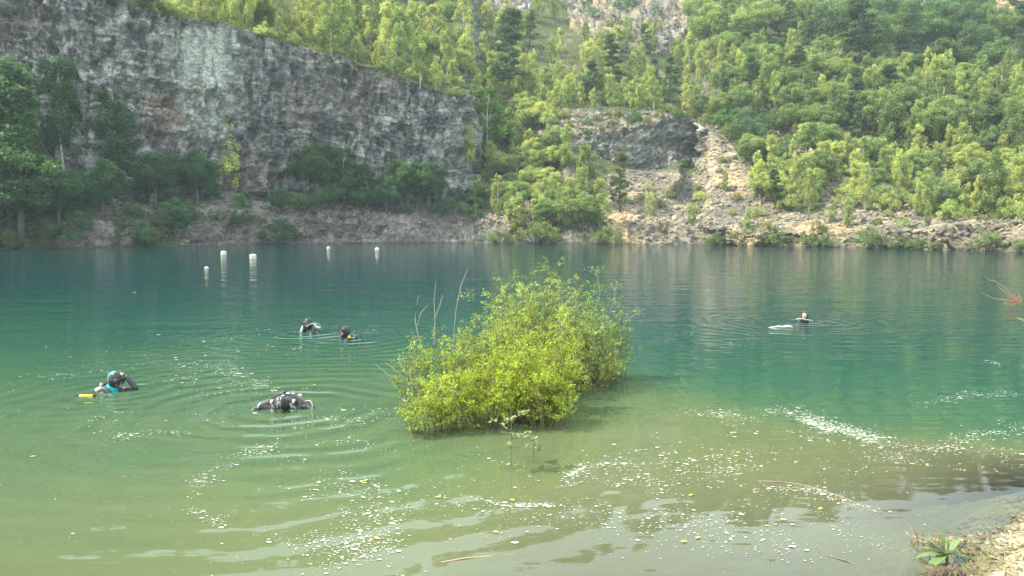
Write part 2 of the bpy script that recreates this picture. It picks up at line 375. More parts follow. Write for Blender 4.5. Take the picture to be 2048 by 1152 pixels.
# ------------------------------------------------------------------ near ground and lake bed
EDGE_PX = np.array([-3000, -600, 0, 300, 600, 900, 1100, 1300, 1700, 2048, 3000, 5000.])
EDGE_Y = np.array([13, 13, 13, 13.5, 14.5, 13.2, 11.8, 10.3, 8.8, 8.0, 7.6, 7.6])
def depth(X, Y):
    """depth of the lake bed below the water, negative on land"""
    X = np.asarray(X, float); Y = np.asarray(Y, float)
    Xc = X + 0.35 * vn(X / 1.6, Y / 1.6, 0, 81) + 0.12 * vn(X / 0.5, Y / 0.5, 0, 84)
    # near shoreline: y of the shore as a function of x
    sy = np.interp(Xc, [-60, -12, -4, 0, 2.6, 3.1, 4.3, 5.5, 9, 20, 60, 160], [4, 2, 1.5, 2.2, 4.6, 5.75, 6.95, 7.6, 9.2, 16, 34, 70])
    d0 = Y - sy
    px = 1024 + F * X / np.maximum(Y, 0.5)
    e = np.interp(px, EDGE_PX, EDGE_Y)
    e = e + 1.1 * vn(X / 2.2, Y / 2.5, 0, 83)
    t = d0 / np.maximum(e - sy, 1.0)
    shelf = np.where(d0 < 0, 0.22 * d0, 0.10 * d0 + np.clip(0.25 * (e - sy), 0.2, 0.9) * sstep(0.0, 1.0, t))
    left = sstep(0.4, -1.2, X) * sstep(0, 2.5, d0) * 0.55
    deep = np.maximum(Y - e, 0); deep = np.where(d0 < 0, 0, deep)
    return np.minimum(shelf + left + deep * np.interp(px, [900, 1250, 1500], [0.45, 0.8, 1.15]), 14) + 0.05 * vn(X / 0.7, Y / 0.7, 0, 82) * sstep(-3, 1, -d0) 
gx = np.concatenate([-np.geomspace(5, 260, 40)[::-1], np.arange(-4.9, 9.0, 0.09), np.geomspace(9.1, 260, 40)])
gy = np.concatenate([-np.geomspace(0.1, 80, 20)[::-1], np.arange(0, 15, 0.09), np.geomspace(15.1, 125, 40)])
GX, GY = np.meshgrid(gx, gy)
D = depth(GX, GY)
GZ = -D
# keep the near sheet below the far banks
GZ = np.where(GY > 40, np.minimum(GZ, -12), GZ)
GZ = np.clip(GZ, -14.2, 2.6)
gn = fbm(GX / 0.5, GY / 0.5, 0, 91, 4); gn2 = fbm(GX / 2, GY / 2, 0, 92, 3)
gc = mixc(C(0.36, 0.31, 0.19) + 0 * np.stack([GX] * 3, -1), C(0.24, 0.21, 0.13), sstep(-0.2, 0.5, gn))
bed = mixc(C(0.19, 0.18, 0.09) + 0 * gc, C(0.12, 0.13, 0.055), sstep(-0.3, 0.4, gn2 + 0.5 * gn))
gc = mixc(gc, bed, sstep(0.02, 0.3, D))
gc = gc * (1 - 0.5 * sstep(-0.10, -0.01, D) * sstep(0.5, 0.1, D))[..., None]
gi = np.arange(GX.size).reshape(GX.shape)
gq = np.stack([gi[:-1, :-1], gi[:-1, 1:], gi[1:, 1:], gi[1:, :-1]], -1).reshape(-1, 4)
m, out, N, L = nmat('stony_ground')
p = N('ShaderNodeBsdfPrincipled', i_Roughness=0.9); p.inputs['Specular IOR Level'].default_value = 0.2
a = N('ShaderNodeAttribute', attribute_name='tint'); tc = N('ShaderNodeTexCoord')
vo = N('ShaderNodeTexVoronoi', i_Scale=28.0); L(tc.outputs['Object'], vo.inputs['Vector'])
no = N('ShaderNodeTexNoise', i_Scale=9.0, i_Detail=7.0, i_Roughness=0.65); L(tc.outputs['Object'], no.inputs['Vector'])
r1 = N('ShaderNodeMapRange', i_1=0.3, i_2=0.7, i_3=0.6, i_4=1.4); L(no.outputs['Fac'], r1.inputs[0])
vm = N('ShaderNodeVectorMath', operation='SCALE'); L(a.outputs['Color'], vm.inputs[0]); L(r1.outputs[0], vm.inputs['Scale']); L(vm.outputs[0], p.inputs['Base Color'])
bu = N('ShaderNodeBump', i_Strength=0.6, i_Distance=0.02); L(vo.outputs['Distance'], bu.inputs['Height']); L(bu.outputs[0], p.inputs['Normal'])
L(p.outputs[0], out.inputs[0]); M_GROUND = m
tag(link('ground', mesh_np('ground', np.stack([GX, GY, GZ], -1).reshape(-1, 3), gq, M_GROUND, True, {'tint': gc.reshape(-1, 3)})),
    'stony shore and lake bed sloping under the water', 'ground', kind='structure')

# ------------------------------------------------------------------ water
DIVERS = {'a': wpt(232, 781), 'b': wpt(618, 664), 'c': wpt(692, 678), 'd': wpt(566, 818), 'e': wpt(1609, 644)}
wu = np.linspace(-2.6, 2.9, 260); wy = np.concatenate([[-6, -3, -1, 0.0, 0.8], np.geomspace(1.6, 125, 260)])
WU, WY = np.meshgrid(wu, wy); WX = WU * np.maximum(WY, 3.0)
WD = depth(WX, WY)
wi = np.arange(WX.size).reshape(WX.shape)
wq = np.stack([wi[:-1, :-1], wi[:-1, 1:], wi[1:, 1:], wi[1:, :-1]], -1).reshape(-1, 4)
m, out, N, L = nmat('lake_water')
a = N('ShaderNodeAttribute', attribute_name='depth'); geo = N('ShaderNodeNewGeometry'); tc = N('ShaderNodeTexCoord')
# colour of the turbid water body by depth
no0 = N('ShaderNodeTexNoise', i_Scale=0.35, i_Detail=3.0, i_Roughness=0.5); mp0 = N('ShaderNodeMapping'); mp0.inputs['Scale'].default_value = (0.55, 1.3, 1)
L(tc.outputs['Object'], mp0.inputs[0]); L(mp0.outputs[0], no0.inputs['Vector'])
dd = N('ShaderNodeMath', operation='MULTIPLY_ADD'); L(no0.outputs['Fac'], dd.inputs[0]); dd.inputs[1].default_value = 1.1; dd.inputs[2].default_value = -0.55
d2 = N('ShaderNodeMath', operation='ADD'); L(a.outputs['Fac'], d2.inputs[0]); L(dd.outputs[0], d2.inputs[1])
dn = N('ShaderNodeMath', operation='DIVIDE'); L(d2.outputs[0], dn.inputs[0]); dn.inputs[1].default_value = 14
cr = N('ShaderNodeValToRGB'); L(dn.outputs[0], cr.inputs[0]); e = cr.color_ramp.elements
stops = [(0.0, (0.142, 0.138, 0.080)), (0.07, (0.118, 0.135, 0.064)), (0.13, (0.070, 0.112, 0.054)), (0.20, (0.038, 0.090, 0.050)), (0.33, (0.020, 0.074, 0.050)), (0.6, (0.014, 0.062, 0.050)), (1.0, (0.009, 0.050, 0.053))]
e[0].position = 0; e[0].color = (*stops[0][1], 1); e[1].position = 1; e[1].color = (*stops[-1][1], 1)
for pos, c in stops[1:-1]:
    q = e.new(pos); q.color = (*c, 1)
body = N('ShaderNodeBsdfDiffuse'); L(cr.outputs[0], body.inputs[0])
tr = N('ShaderNodeBsdfTransparent'); tr.inputs[0].default_value = (0.78, 0.86, 0.62, 1)
# opacity = 1-exp(-k d)
ex = N('ShaderNodeMath', operation='MULTIPLY'); L(a.outputs['Fac'], ex.inputs[0]); ex.inputs[1].default_value = -1.5
ex2 = N('ShaderNodeMath', operation='EXPONENT'); L(ex.outputs[0], ex2.inputs[0])
op = N('ShaderNodeMath', operation='SUBTRACT', use_clamp=True); op.inputs[0].default_value = 1.0; L(ex2.outputs[0], op.inputs[1])
mb = N('ShaderNodeMixShader'); L(op.outputs[0], mb.inputs[0]); L(tr.outputs[0], mb.inputs[1]); L(body.outputs[0], mb.inputs[2])
# ripples
def noise(scale, sx, sy, det, rot=0):
    mp = N('ShaderNodeMapping'); mp.inputs['Scale'].default_value = (sx, sy, 1); mp.inputs['Rotation'].default_value = (0, 0, rot)
    n = N('ShaderNodeTexNoise', i_Scale=scale, i_Detail=det, i_Roughness=0.5); L(tc.outputs['Object'], mp.inputs[0]); L(mp.outputs[0], n.inputs['Vector']); return n.outputs['Fac']
def sc(s, k):
    q = N('ShaderNodeMath', operation='MULTIPLY'); L(s, q.inputs[0]); q.inputs[1].default_value = k; return q.outputs[0]
def ad(s, t):
    q = N('ShaderNodeMath', operation='ADD'); L(s, q.inputs[0]); L(t, q.inputs[1]); return q.outputs[0]
hsum = sc(noise(1.0, 0.55, 1.9, 2.0, 0.1), 0.024)
hsum = ad(hsum, sc(noise(1.0, 2.0, 5.0, 2.0, -0.15), 0.0065))
hsum = ad(hsum, sc(noise(1.0, 0.16, 0.5, 1.0, 0.2), 0.05))
# wind-ruffled lanes farther out: more ripple with distance from the sheltered shore
sep = N('ShaderNodeSeparateXYZ'); L(tc.outputs['Object'], sep.inputs[0])
far = N('ShaderNodeMapRange', i_1=9.0, i_2=22.0, i_3=0.22, i_4=1.0); L(sep.outputs['Y'], far.inputs[0])
fm = N('ShaderNodeMath', operation='MULTIPLY'); L(hsum, fm.inputs[0]); L(far.outputs[0], fm.inputs[1]); hsum = fm.outputs[0]
for k, (amp, lam, fall) in {'d': (0.0046, 0.50, 2.9), 'a': (0.004, 0.40, 1.0), 'b': (0.006, 0.42, 1.6), 'c': (0.006, 0.45, 1.6), 'e': (0.007, 0.45, 1.6)}.items():
    cx, cy = DIVERS[k]
    vs = N('ShaderNodeVectorMath', operation='SUBTRACT'); L(tc.outputs['Object'], vs.inputs[0]); vs.inputs[1].default_value = (cx, cy, 0)
    vw = N('ShaderNodeVectorMath', operation='LENGTH'); L(vs.outputs[0], vw.inputs[0])
    wob = ad(vw.outputs['Value'], sc(noise(1.0, 0.8, 0.8, 2.0), 0.75))
    s1 = N('ShaderNodeMath', operation='SINE'); L(sc(wob, 2 * math.pi / lam), s1.inputs[0])
    e1 = N('ShaderNodeMath', operation='EXPONENT'); L(sc(vw.outputs['Value'], -1 / fall), e1.inputs[0])
    pr = N('ShaderNodeMath', operation='MULTIPLY'); L(s1.outputs[0], pr.inputs[0]); L(e1.outputs[0], pr.inputs[1])
    hsum = ad(hsum, sc(pr.outputs[0], amp * 2.2))
bu = N('ShaderNodeBump', i_Strength=1.0, i_Distance=1.0); L(hsum, bu.inputs['Height'])
fr = N('ShaderNodeFresnel', i_IOR=1.33); L(bu.outputs[0], fr.inputs['Normal'])
gl = N('ShaderNodeBsdfGlossy', i_Roughness=0.03); L(bu.outputs[0], gl.inputs['Normal'])
frs = N('ShaderNodeMath', operation='MULTIPLY', use_clamp=True); L(fr.outputs[0], frs.inputs[0]); frs.inputs[1].default_value = 1.0
ms = N('ShaderNodeMixShader'); L(frs.outputs[0], ms.inputs[0]); L(mb.outputs[0], ms.inputs[1]); L(gl.outputs[0], ms.inputs[2])
L(ms.outputs[0], out.inputs[0]); M_WATER = m
me = mesh_np('water', np.stack([WX, WY, 0 * WX], -1).reshape(-1, 3), wq, M_WATER, True, {'depth': np.maximum(WD, 0).reshape(-1)})
tag(link('water', me), 'green lake water turning teal over the deep part', 'water', kind='structure')

# ------------------------------------------------------------------ foliage builders
def leaf_quads(c, n, size, rng, up=0.35, asp=0.6, tintv=0.3):
    """n irregular leaf faces round the points c; returns V, F, tint"""
    c = c[:n]; n = len(c)
    nrm = rng.normal(size=(n, 3)); nrm[:, 2] = np.abs(nrm[:, 2]) + up; nrm /= np.linalg.norm(nrm, axis=1, keepdims=True)
    a = rng.normal(size=(n, 3)); a -= nrm * (a * nrm).sum(1, keepdims=True); a /= np.linalg.norm(a, axis=1, keepdims=True) + 1e-9
    b = np.cross(nrm, a)
    s = size * rng.uniform(0.6, 1.35, (n, 1))
    k1 = rng.uniform(-0.25, 0.25, (n, 1))
    V = np.stack([c - a * s * 0.5, c + b * s * 0.5 * asp + a * s * k1, c + a * s * 0.5, c - b * s * 0.5 * asp + a * s * k1 * 0.5], 1)
    V[:, 1] += nrm * s * 0.12; V[:, 3] += nrm * s * 0.12
    Fq = np.arange(n * 4).reshape(n, 4)
    t = rng.uniform(1 - tintv, 1 + tintv, (n, 1)) * np.array([[1, 1, 1.]]) + rng.uniform(-0.12, 0.12, (n, 1)) * np.array([[1.0, 0.1, -0.3]])
    return V.reshape(-1, 3), Fq, np.repeat(np.clip(t, 0.2, 2), 4, 0)

def make_tree(kind, Ht, n, leaf, seed, white=False):
    rng = np.random.RandomState(seed)
    cc = []; cr = []; tb = MB()
    lean = rng.uniform(-0.05, 0.05, 2) * Ht
    def axis(t): return np.array([lean[0] * t * t + 0.02 * Ht * math.sin(3 * t + seed), lean[1] * t * t, Ht * t])
    if kind == 'birch':
        K = 46; w = Ht * rng.uniform(0.17, 0.23); t0 = 0.34 if (white and Ht > 10) else 0.14
        for k in range(K):
            t = rng.uniform(t0, 0.98); prof = (min(1, (t - t0 + 0.06) / 0.25)) * (1 - t) ** 0.48 * 1.2 + 0.04
            an = rng.uniform(0, 6.283); r = w * prof * math.sqrt(rng.uniform(0.05, 1.0)) * rng.uniform(0.8, 1.25)
            c = axis(t) + np.array([math.cos(an) * r, math.sin(an) * r, 0]); cc.append(c); cr.append(Ht * rng.uniform(0.035, 0.065) * (1.15 - 0.4 * t))
            if k % 3 == 0: b = axis(max(t - 0.14, 0.08)); tb.tube([b, (b + c) / 2 + [0, 0, 0.02 * Ht], c], [0.008 * Ht, 0.005 * Ht, 0.002 * Ht], 4, False)
        fl = np.array([1, 1, 1.3])
    elif kind == 'broad':
        K = 60
        for k in range(K):
            d = rng.normal(size=3); d /= np.linalg.norm(d); d[2] = d[2] * 0.9 + 0.15
            rr = rng.uniform(0.55, 1.0)
            c = axis(0.58) + d * np.array([0.40, 0.40, 0.36]) * Ht * rr * rng.uniform(0.85, 1.1); c[2] = max(c[2], 0.12 * Ht); cc.append(c); cr.append(Ht * rng.uniform(0.06, 0.10))
            if k % 4 == 0: b = axis(0.3); tb.tube([b, (b + c) / 2 + [0, 0, 0.03 * Ht], c], [0.016 * Ht, 0.01 * Ht, 0.004 * Ht], 4, False)
        fl = np.array([1, 1, 0.75])
    elif kind == 'pine':
        for k in range(62):
            t = rng.uniform(0.22, 1.0); an = rng.uniform(0, 6.283); w = Ht * 0.24 * (1 - t) ** 0.55 * (0.6 + 0.4 * math.sin(t * 30) ** 2) + 0.02 * Ht
            r = w * rng.uniform(0.35, 1.1)
            c = axis(t) + np.array([math.cos(an) * r, math.sin(an) * r, -0.06 * r]); cc.append(c); cr.append(Ht * rng.uniform(0.03, 0.05))
            if k % 3 == 0: b = axis(t - 0.02); tb.tube([b, c], [0.006 * Ht, 0.002 * Ht], 4, False)
        fl = np.array([1.3, 1.3, 0.6])
    else:   # shrub
        K = 34
        for k in range(K):
            an = rng.uniform(0, 6.283); r = 0.62 * Ht * math.sqrt(rng.uniform(0, 1)); hgt = Ht * (1 - (r / (0.75 * Ht)) ** 2) * rng.uniform(0.35, 0.98)
            c = np.array([math.cos(an) * r, math.sin(an) * r, max(hgt, 0.12 * Ht)]); cc.append(c); cr.append(Ht * rng.uniform(0.09, 0.15))
            if k % 3 == 0: tb.tube([(c[0] * 0.15, c[1] * 0.15, 0), c * 0.6, c], [0.015 * Ht, 0.01 * Ht, 0.004 * Ht], 4, False)
        fl = np.array([1, 1, 0.9])
    if kind != 'shrub':
        pts = [axis(t) - (np.array([0, 0, 0.06 * Ht]) if t == 0 else 0) for t in (0, 0.15, 0.35, 0.6, 0.85, 1.0)]
        r0 = {'birch': 0.011, 'pine': 0.017, 'broad': 0.026}[kind] * Ht
        tb.tube(pts, [r0 * q for q in (1.2, 1, 0.8, 0.55, 0.25, 0.1)], 7)
        if white and Ht > 10: tb.tube([(0.0, 0, 0), (-0.10 * Ht * 0.5, 0.1, 0.10 * Ht), (-0.04 * Ht, 0.2, 0.28 * Ht), (0.01 * Ht, 0.2, 0.5 * Ht)], [r0, r0 * 0.9, r0 * 0.7, r0 * 0.4], 6)
    cc = np.array(cc); cr = np.array(cr)
    w = cr ** 1.6; pick = rng.choice(len(cc), n, p=w / w.sum())
    clump_t = rng.uniform(0.78, 1.25, len(cc))
    off = rng.normal(size=(n, 3)); off /= np.linalg.norm(off, axis=1, keepdims=True); off *= rng.uniform(0.25, 1, (n, 1)) ** 0.5 * rng.choice([1, 1, 1, 1.5], (n, 1))
    pos = cc[pick] + off * cr[pick][:, None] * fl
    pos[:, 2] = np.maximum(pos[:, 2], 0.03 * Ht)
    V, Fq, t = leaf_quads(pos, n, leaf, rng, asp=0.62 if kind != 'pine' else 0.3)
    t = t * np.repeat(clump_t[pick], 4)[:, None]
    cm = mesh_np('crown', V, Fq, M_LEAF, False, {'tint': t})
    tm = bpy.data.meshes.new('trunk'); tm.from_pydata(tb.v, [], tb.f); tm.materials.append(M_BIRCH if white else M_BARK); tm.polygons.foreach_set('use_smooth', [True] * len(tb.f))
    return cm, tm, Ht

PROTO = {
 'birch': [make_tree('birch', 7.0, 6500, 0.18, 100 + i, i % 2 == 0) for i in range(7)],
 'tallbirch': [make_tree('birch', 13.0, 12000, 0.25, 200 + i, True) for i in range(3)],
 'broad': [make_tree('broad', 9.0, 14000, 0.25, 300 + i) for i in range(4)],
 'pine': [make_tree('pine', 9.0, 9000, 0.26, 400 + i) for i in range(3)],
 'shrub': [make_tree('shrub', 2.6, 3200, 0.14, 500 + i) for i in range(5)],
}
NAMES = {'birch': 'birch_tree', 'tallbirch': 'birch_tree', 'broad': 'broadleaf_tree', 'pine': 'pine_tree', 'shrub': 'shrub'}
CATS = {'birch': 'tree', 'tallbirch': 'tree', 'broad': 'tree', 'pine': 'tree', 'shrub': 'shrub'}
PARTN = {k: ('foliage', 'stems') if k == 'shrub' else ('crown', 'trunk') for k in NAMES}
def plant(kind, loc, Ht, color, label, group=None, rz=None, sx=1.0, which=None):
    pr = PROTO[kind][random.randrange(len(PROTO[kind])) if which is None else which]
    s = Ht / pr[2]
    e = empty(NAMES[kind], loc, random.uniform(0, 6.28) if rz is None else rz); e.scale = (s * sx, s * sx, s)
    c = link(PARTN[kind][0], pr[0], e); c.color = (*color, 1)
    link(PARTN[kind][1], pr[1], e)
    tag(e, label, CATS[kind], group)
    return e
# surface lookup: nearest visible terrain point for a pixel
Rv = ROWP.copy()
def surf(px, row, smin=0, smax=10):
    j = int(np.argmin(np.abs(cols - px))); i0 = np.where((S[:, j] >= smin) & (S[:, j] <= smax))[0]
    for i in i0:
        if ROWP[i, j] <= row: return P[i, j].copy()
    return P[i0[-1], j].copy()

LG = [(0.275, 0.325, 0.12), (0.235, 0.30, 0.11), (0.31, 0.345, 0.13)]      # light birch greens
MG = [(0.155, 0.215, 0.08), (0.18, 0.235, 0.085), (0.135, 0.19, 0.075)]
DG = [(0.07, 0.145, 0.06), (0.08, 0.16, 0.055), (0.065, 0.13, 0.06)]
PG = [(0.075, 0.12, 0.055), (0.065, 0.105, 0.055)]
OL = [(0.14, 0.165, 0.055), (0.17, 0.19, 0.06)]
SG = [(0.17, 0.235, 0.10), (0.145, 0.215, 0.085)]
placed = []
def place_zone(poly, spacing, mix, label, group, smin=0.0, smax=10, limit=60, seed=0, thin=1.0):
    rng = np.random.RandomState(900 + seed)
    ok = inpoly(PXP, ROWP, poly) & (S >= smin) & (S <= smax) & (PXc > -200) & (PXc < 2300)
    ok &= ~(scm & (rng.uniform(size=S.shape) > 0.04 + 0 * S)) if thin < 2 else ok
    ii, jj = np.where(ok)
    # pick vertices evenly over the ground area, not over the sheet's rows
    pts = P[ii, jj]; order = rng.permutation(len(ii)); cnt = 0
    order = order[:6000]
    for k in order:
        p = pts[k]; ss = spacing * rng.uniform(0.75, 1.3)
        ss *= 0.9
        if any(abs(p[0] - q[0]) < ss and (p[0] - q[0]) ** 2 + (p[1] - q[1]) ** 2 < (0.5 * (ss + q[2])) ** 2 for q in placed): continue
        kinds, ws = zip(*[(a, a[3]) for a in mix]); a = kinds[rng.choice(len(mix), p=np.array(ws) / sum(ws))]
        kind, (h0, h1), pal, _, word = a
        hh = rng.uniform(h0, h1) * 1.12; c = np.array(pal[rng.randint(len(pal))]) * rng.uniform(1.1, 1.5)
        placed.append((p[0], p[1], ss)); cnt += 1
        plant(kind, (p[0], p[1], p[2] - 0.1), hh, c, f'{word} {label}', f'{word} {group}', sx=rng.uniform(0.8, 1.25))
        if cnt >= limit: break

# ---- single trees that can be told apart
def tree_at(kind, px, row, toprow, col, label, sx=1.0, smin=0, smax=10, which=None, rz=None):
    p = surf(px, row, smin, smax); Ht = (row - toprow) / F * p[1]
    placed.append((p[0], p[1], Ht * 0.25))
    return plant(kind, (p[0], p[1], p[2] - 0.1), Ht, col, label, sx=sx, which=which, rz=rz)
tree_at('birch', 467, 385, 252, (0.62, 0.66, 0.20), 'pale yellow-green young birch standing out against the shaded cliff', 1.0, 1, 2.2)  # naturally pale crown, colour brightened further to paint in the sun it misses
tree_at('tallbirch', 122, 362, 118, DG[0], 'tall birch with long bare white trunk against the dark cliff', 1.1, 1, 2.3, 0)
tree_at('tallbirch', 228, 400, 185, DG[2], 'broad dark birch beside the tall white-trunked birch', 1.25, 1, 2.2, 1)
tree_at('birch', 20, 440, 128, DG[0], 'tallest dark tree at the edge of the cliff foot', 1.5, 0.5, 2.2, 1)
tree_at('broad', -25, 420, 190, DG[1], 'tall leafy tree half out of view at the cliff foot', 1.2, 0.5, 2.2)
tree_at('broad', 50, 480, 290, DG[1], 'dense dark bushy tree low above the waterline', 1.25, 0.1, 1.3)
tree_at('broad', -30, 470, 250, DG[1], 'dark bushy tree at the lake corner beneath the cliff', 1.2, 0.1, 1.3)
tree_at('broad', 118, 462, 335, DG[0], 'rounded dark tree beneath the white-trunked birch', 1.1, 0.1, 1.6)
tree_at('broad', 215, 445, 318, (0.06, 0.13, 0.055), 'pointed mid-green tree on the shaded bank', 0.9, 0.4, 1.8)
tree_at('broad', 640, 408, 282, (0.07, 0.14, 0.05), 'bushy green tree with a sunlit top at the cliff foot', 1.15, 0.9, 2.0)
tree_at('birch', 690, 405, 295, (0.085, 0.155, 0.055), 'slim birch close beside the bushy tree at the cliff foot', 1.5, 0.9, 2.0)
tree_at('broad', 395, 412, 300, DG[0], 'dark round tree under the pale cliff patch', 1.0, 0.9, 2.0)
tree_at('broad', 310, 420, 300, DG[2], 'dark spreading tree below the rusty cliff streak', 1.05, 0.9, 2.0)
tree_at('broad', 855, 425, 320, (0.06, 0.125, 0.045), 'dark bushy tree in the corner below the cliff end', 1.1, 0.8, 2.0)
tree_at('broad', 800, 420, 318, DG[1], 'dark leafy tree in front of the cliff, next to its far corner', 1.0, 0.8, 2.0)
tree_at('birch', 735, 415, 330, DG[1], 'small dark birch between the bushy trees at the cliff foot', 1.5, 0.8, 2.0)
tree_at('pine', 1018, 222, 42, PG[0], 'tall open pine rising from the ledge beyond the cliff end', 1.0, 6, 9.8)
tree_at('pine', 1225, 190, 72, PG[0], 'dark pine in front of the upper rock outcrop', 1.05, 7, 9.8)
tree_at('pine', 1718, 165, 2, PG[1], 'tall spreading pine above the dark shaded hollow', 1.35, 6, 10)
tree_at('pine', 1590, 205, 95, PG[0], 'dark pine half hidden among round trees on the slope', 1.2, 6, 9.8)
tree_at('pine', 1775, 250, 130, PG[1], 'grey-green conifer below the tall spreading pine', 1.2, 5, 9.5)
tree_at('broad', 1885, 178, 82, (0.09, 0.14, 0.05), 'large round-headed tree in the hollow of the upper wood', 1.35, 6, 10)
tree_at('broad', 1800, 120, 25, (0.12, 0.185, 0.06), 'pale green round tree behind the tall spreading pine', 1.2, 7, 10)
tree_at('birch', 975, 330, 182, (0.12, 0.22, 0.06), 'tall narrow birch climbing beside the cliff end', 1.25, 2, 7)
tree_at('pine', 1240, 425, 305, (0.12, 0.17, 0.07), 'slender grey-green pine at the edge of the scree', 0.9, 1, 4)
tree_at('birch', 1175, 420, 290, LG[1], 'bright birch in front of the dark rock face', 1.1, 1, 4)
tree_at('pine', 1548, 418, 338, (0.07, 0.13, 0.045), 'small dark fir standing on the scree', 1.15, 1, 5)
tree_at('birch', 1985, 432, 300, MG[1], 'slender tree with a thin dark trunk above the rock wall', 1.0, 1, 5)
tree_at('shrub', 15, 517, 478, (0.16, 0.20, 0.07), 'sunlit shrub at the water edge in the near lake corner', 1.3, -0.2, 0.5)

# ---- the wooded slopes
Bi = lambda h, pal, w, word: ('birch', h, pal, w, word)
Br = lambda h, pal, w, word: ('broad', h, pal, w, word)
Pi = lambda h, pal, w, word: ('pine', h, pal, w, word)
Sh = lambda h, pal, w, word: ('shrub', h, pal, w, word)
place_zone([(330,60),(430,64),(640,120),(700,60),(700,-90),(330,-90)], 3.2, [Bi((6, 9), LG, 3, 'light green birch'), Br((4, 6.5), OL, 1, 'olive round tree')], 'above the pale stained cliff', 'above the pale cliff', 3.0, 9, 46, 1)
place_zone([(640,125),(940,215),(960,60),(960,-80),(640,-60)], 3.1, [Bi((6, 9.5), LG, 4, 'bright leafy birch'), Br((5, 7), MG, 0.7, 'mid-green round tree')], 'crowding the cliff top', 'along the cliff top', 3.0, 9, 64, 2)
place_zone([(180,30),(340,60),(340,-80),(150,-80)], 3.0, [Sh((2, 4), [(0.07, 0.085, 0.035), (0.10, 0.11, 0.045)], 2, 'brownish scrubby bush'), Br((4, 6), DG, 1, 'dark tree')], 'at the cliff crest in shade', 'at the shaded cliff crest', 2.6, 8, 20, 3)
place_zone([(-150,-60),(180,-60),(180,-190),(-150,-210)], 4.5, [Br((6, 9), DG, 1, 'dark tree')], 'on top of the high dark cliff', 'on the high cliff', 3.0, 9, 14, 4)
place_zone([(940,215),(1110,250),(1140,330),(1180,420),(1220,470),(1060,480),(960,440),(935,330)], 2.7, [Bi((3.8, 6), LG, 2, 'fresh green birch'), Br((3.2, 5), LG + MG, 2.4, 'green bushy tree'), Sh((1.5, 2.8), LG, 1.0, 'bright shrub')], 'filling the gully beside the cliff', 'in the gully', 0.5, 6, 76, 5)
place_zone([(960,190),(1120,210),(1420,228),(1400,110),(1240,100),(1120,70),(960,40)], 3.4, [Bi((4.5, 7.5), LG, 5, 'yellow-green birch'), Pi((7, 9), PG, 0.5, 'thin pine'), Br((4, 6), MG, 0.6, 'green round tree')], 'on the terrace over the rock face', 'on the terrace', 6.9, 9.6, 56, 6)
place_zone([(960,165),(1080,185),(1420,200),(1420,236),(1110,222),(960,200)], 2.1, [Bi((3.5, 5.5), LG, 4, 'slim young birch'), Sh((1.6, 2.6), LG, 1, 'light bush')], 'lining the very edge of the terrace', 'at the terrace edge', 6.95, 8.3, 34, 20)
place_zone([(330,40),(430,50),(640,104),(940,205),(940,150),(640,60),(330,0)], 2.2, [Sh((1.4, 2.6), OL + LG, 2, 'sunlit bush'), Bi((3, 5), LG, 1, 'small cliff-edge birch')], 'at the brink of the high cliff', 'at the brink of the cliff', 2.98, 4.3, 40, 21)
place_zone([(960,40),(1120,60),(1130,-120),(900,-120)], 5.0, [Bi((6, 9), LG, 2, 'hazy green birch'), Br((6, 9), MG, 1, 'hazy round tree')], 'high under the upper outcrop', 'high under the outcrop', 8, 10, 18, 7)
place_zone([(1380,230),(1560,240),(1640,330),(1560,330),(1450,300)], 2.7, [Sh((2, 3.4), DG + OL, 2, 'dark olive bush'), Br((4, 6), MG, 1, 'green round tree')], 'above the pale scree slope', 'above the scree', 2, 8, 22, 8)
place_zone([(1480,330),(1700,300),(1860,330),(2100,330),(2100,438),(1880,436),(1700,420),(1530,430)], 2.7, [Bi((3.6, 5.6), LG, 2.4, 'pale green young birch'), Sh((1.8, 3.2), LG, 1.4, 'light green bush'), Br((3.0, 4.8), LG + SG, 2.0, 'round green tree')], 'on the lower right-hand slope', 'on the lower slope', 1.2, 6, 100, 9)
place_zone([(1860,440),(2150,440),(2150,400),(1860,385)], 2.3, [Sh((1.6, 2.6), LG + [(0.25, 0.33, 0.07)], 1, 'vivid green bush')], 'along the rim of the shore rocks', 'along the rim of the shore rocks', 1, 3.5, 20, 19)
place_zone([(1430,230),(1450,130),(1700,150),(1900,190),(2100,190),(2100,330),(1640,320)], 3.7, [Bi((5, 8), LG + MG, 3, 'mid-slope birch'), Br((5, 7), MG, 1.6, 'rounded green tree'), Pi((6, 8.5), PG, 0.5, 'dark conifer')], 'halfway up the wooded slope', 'halfway up the slope', 3, 9.4, 120, 10)
place_zone([(1380,130),(1380,-120),(1600,-110),(1640,150)], 5.0, [Br((7, 10), MG, 2, 'leafy round tree'), Bi((7, 10), MG, 1.4, 'tall green birch'), Pi((8, 11), PG, 0.5, 'tall dark pine')], 'in the wood beside the upper outcrop', 'beside the outcrop', 7.5, 10, 52, 11)
place_zone([(1600,150),(1600,-80),(2120,-60),(2120,190)], 5.8, [Br((7.5, 11.5), [(0.085, 0.15, 0.06), (0.10, 0.17, 0.065), (0.13, 0.19, 0.07), (0.07, 0.125, 0.06)], 3, 'big round-crowned tree'), Pi((10, 13), PG, 1, 'dark conifer'), Bi((8, 11), MG, 0.5, 'high green birch')], 'in the dark wood near the skyline', 'near the skyline', 7.5, 10.4, 52, 12)
place_zone([(-120,380),(-100,470),(130,490),(560,480),(560,425),(400,400),(200,400),(100,360)], 3.2, [Br((2.6, 4.6), DG, 1.4, 'dark leafy tree'), Sh((1.2, 2.4), DG + [(0.10, 0.11, 0.05)], 2, 'dark shaded bush')], 'on the shaded bank under the cliff', 'on the shaded bank', 0.15, 2.2, 34, 13)
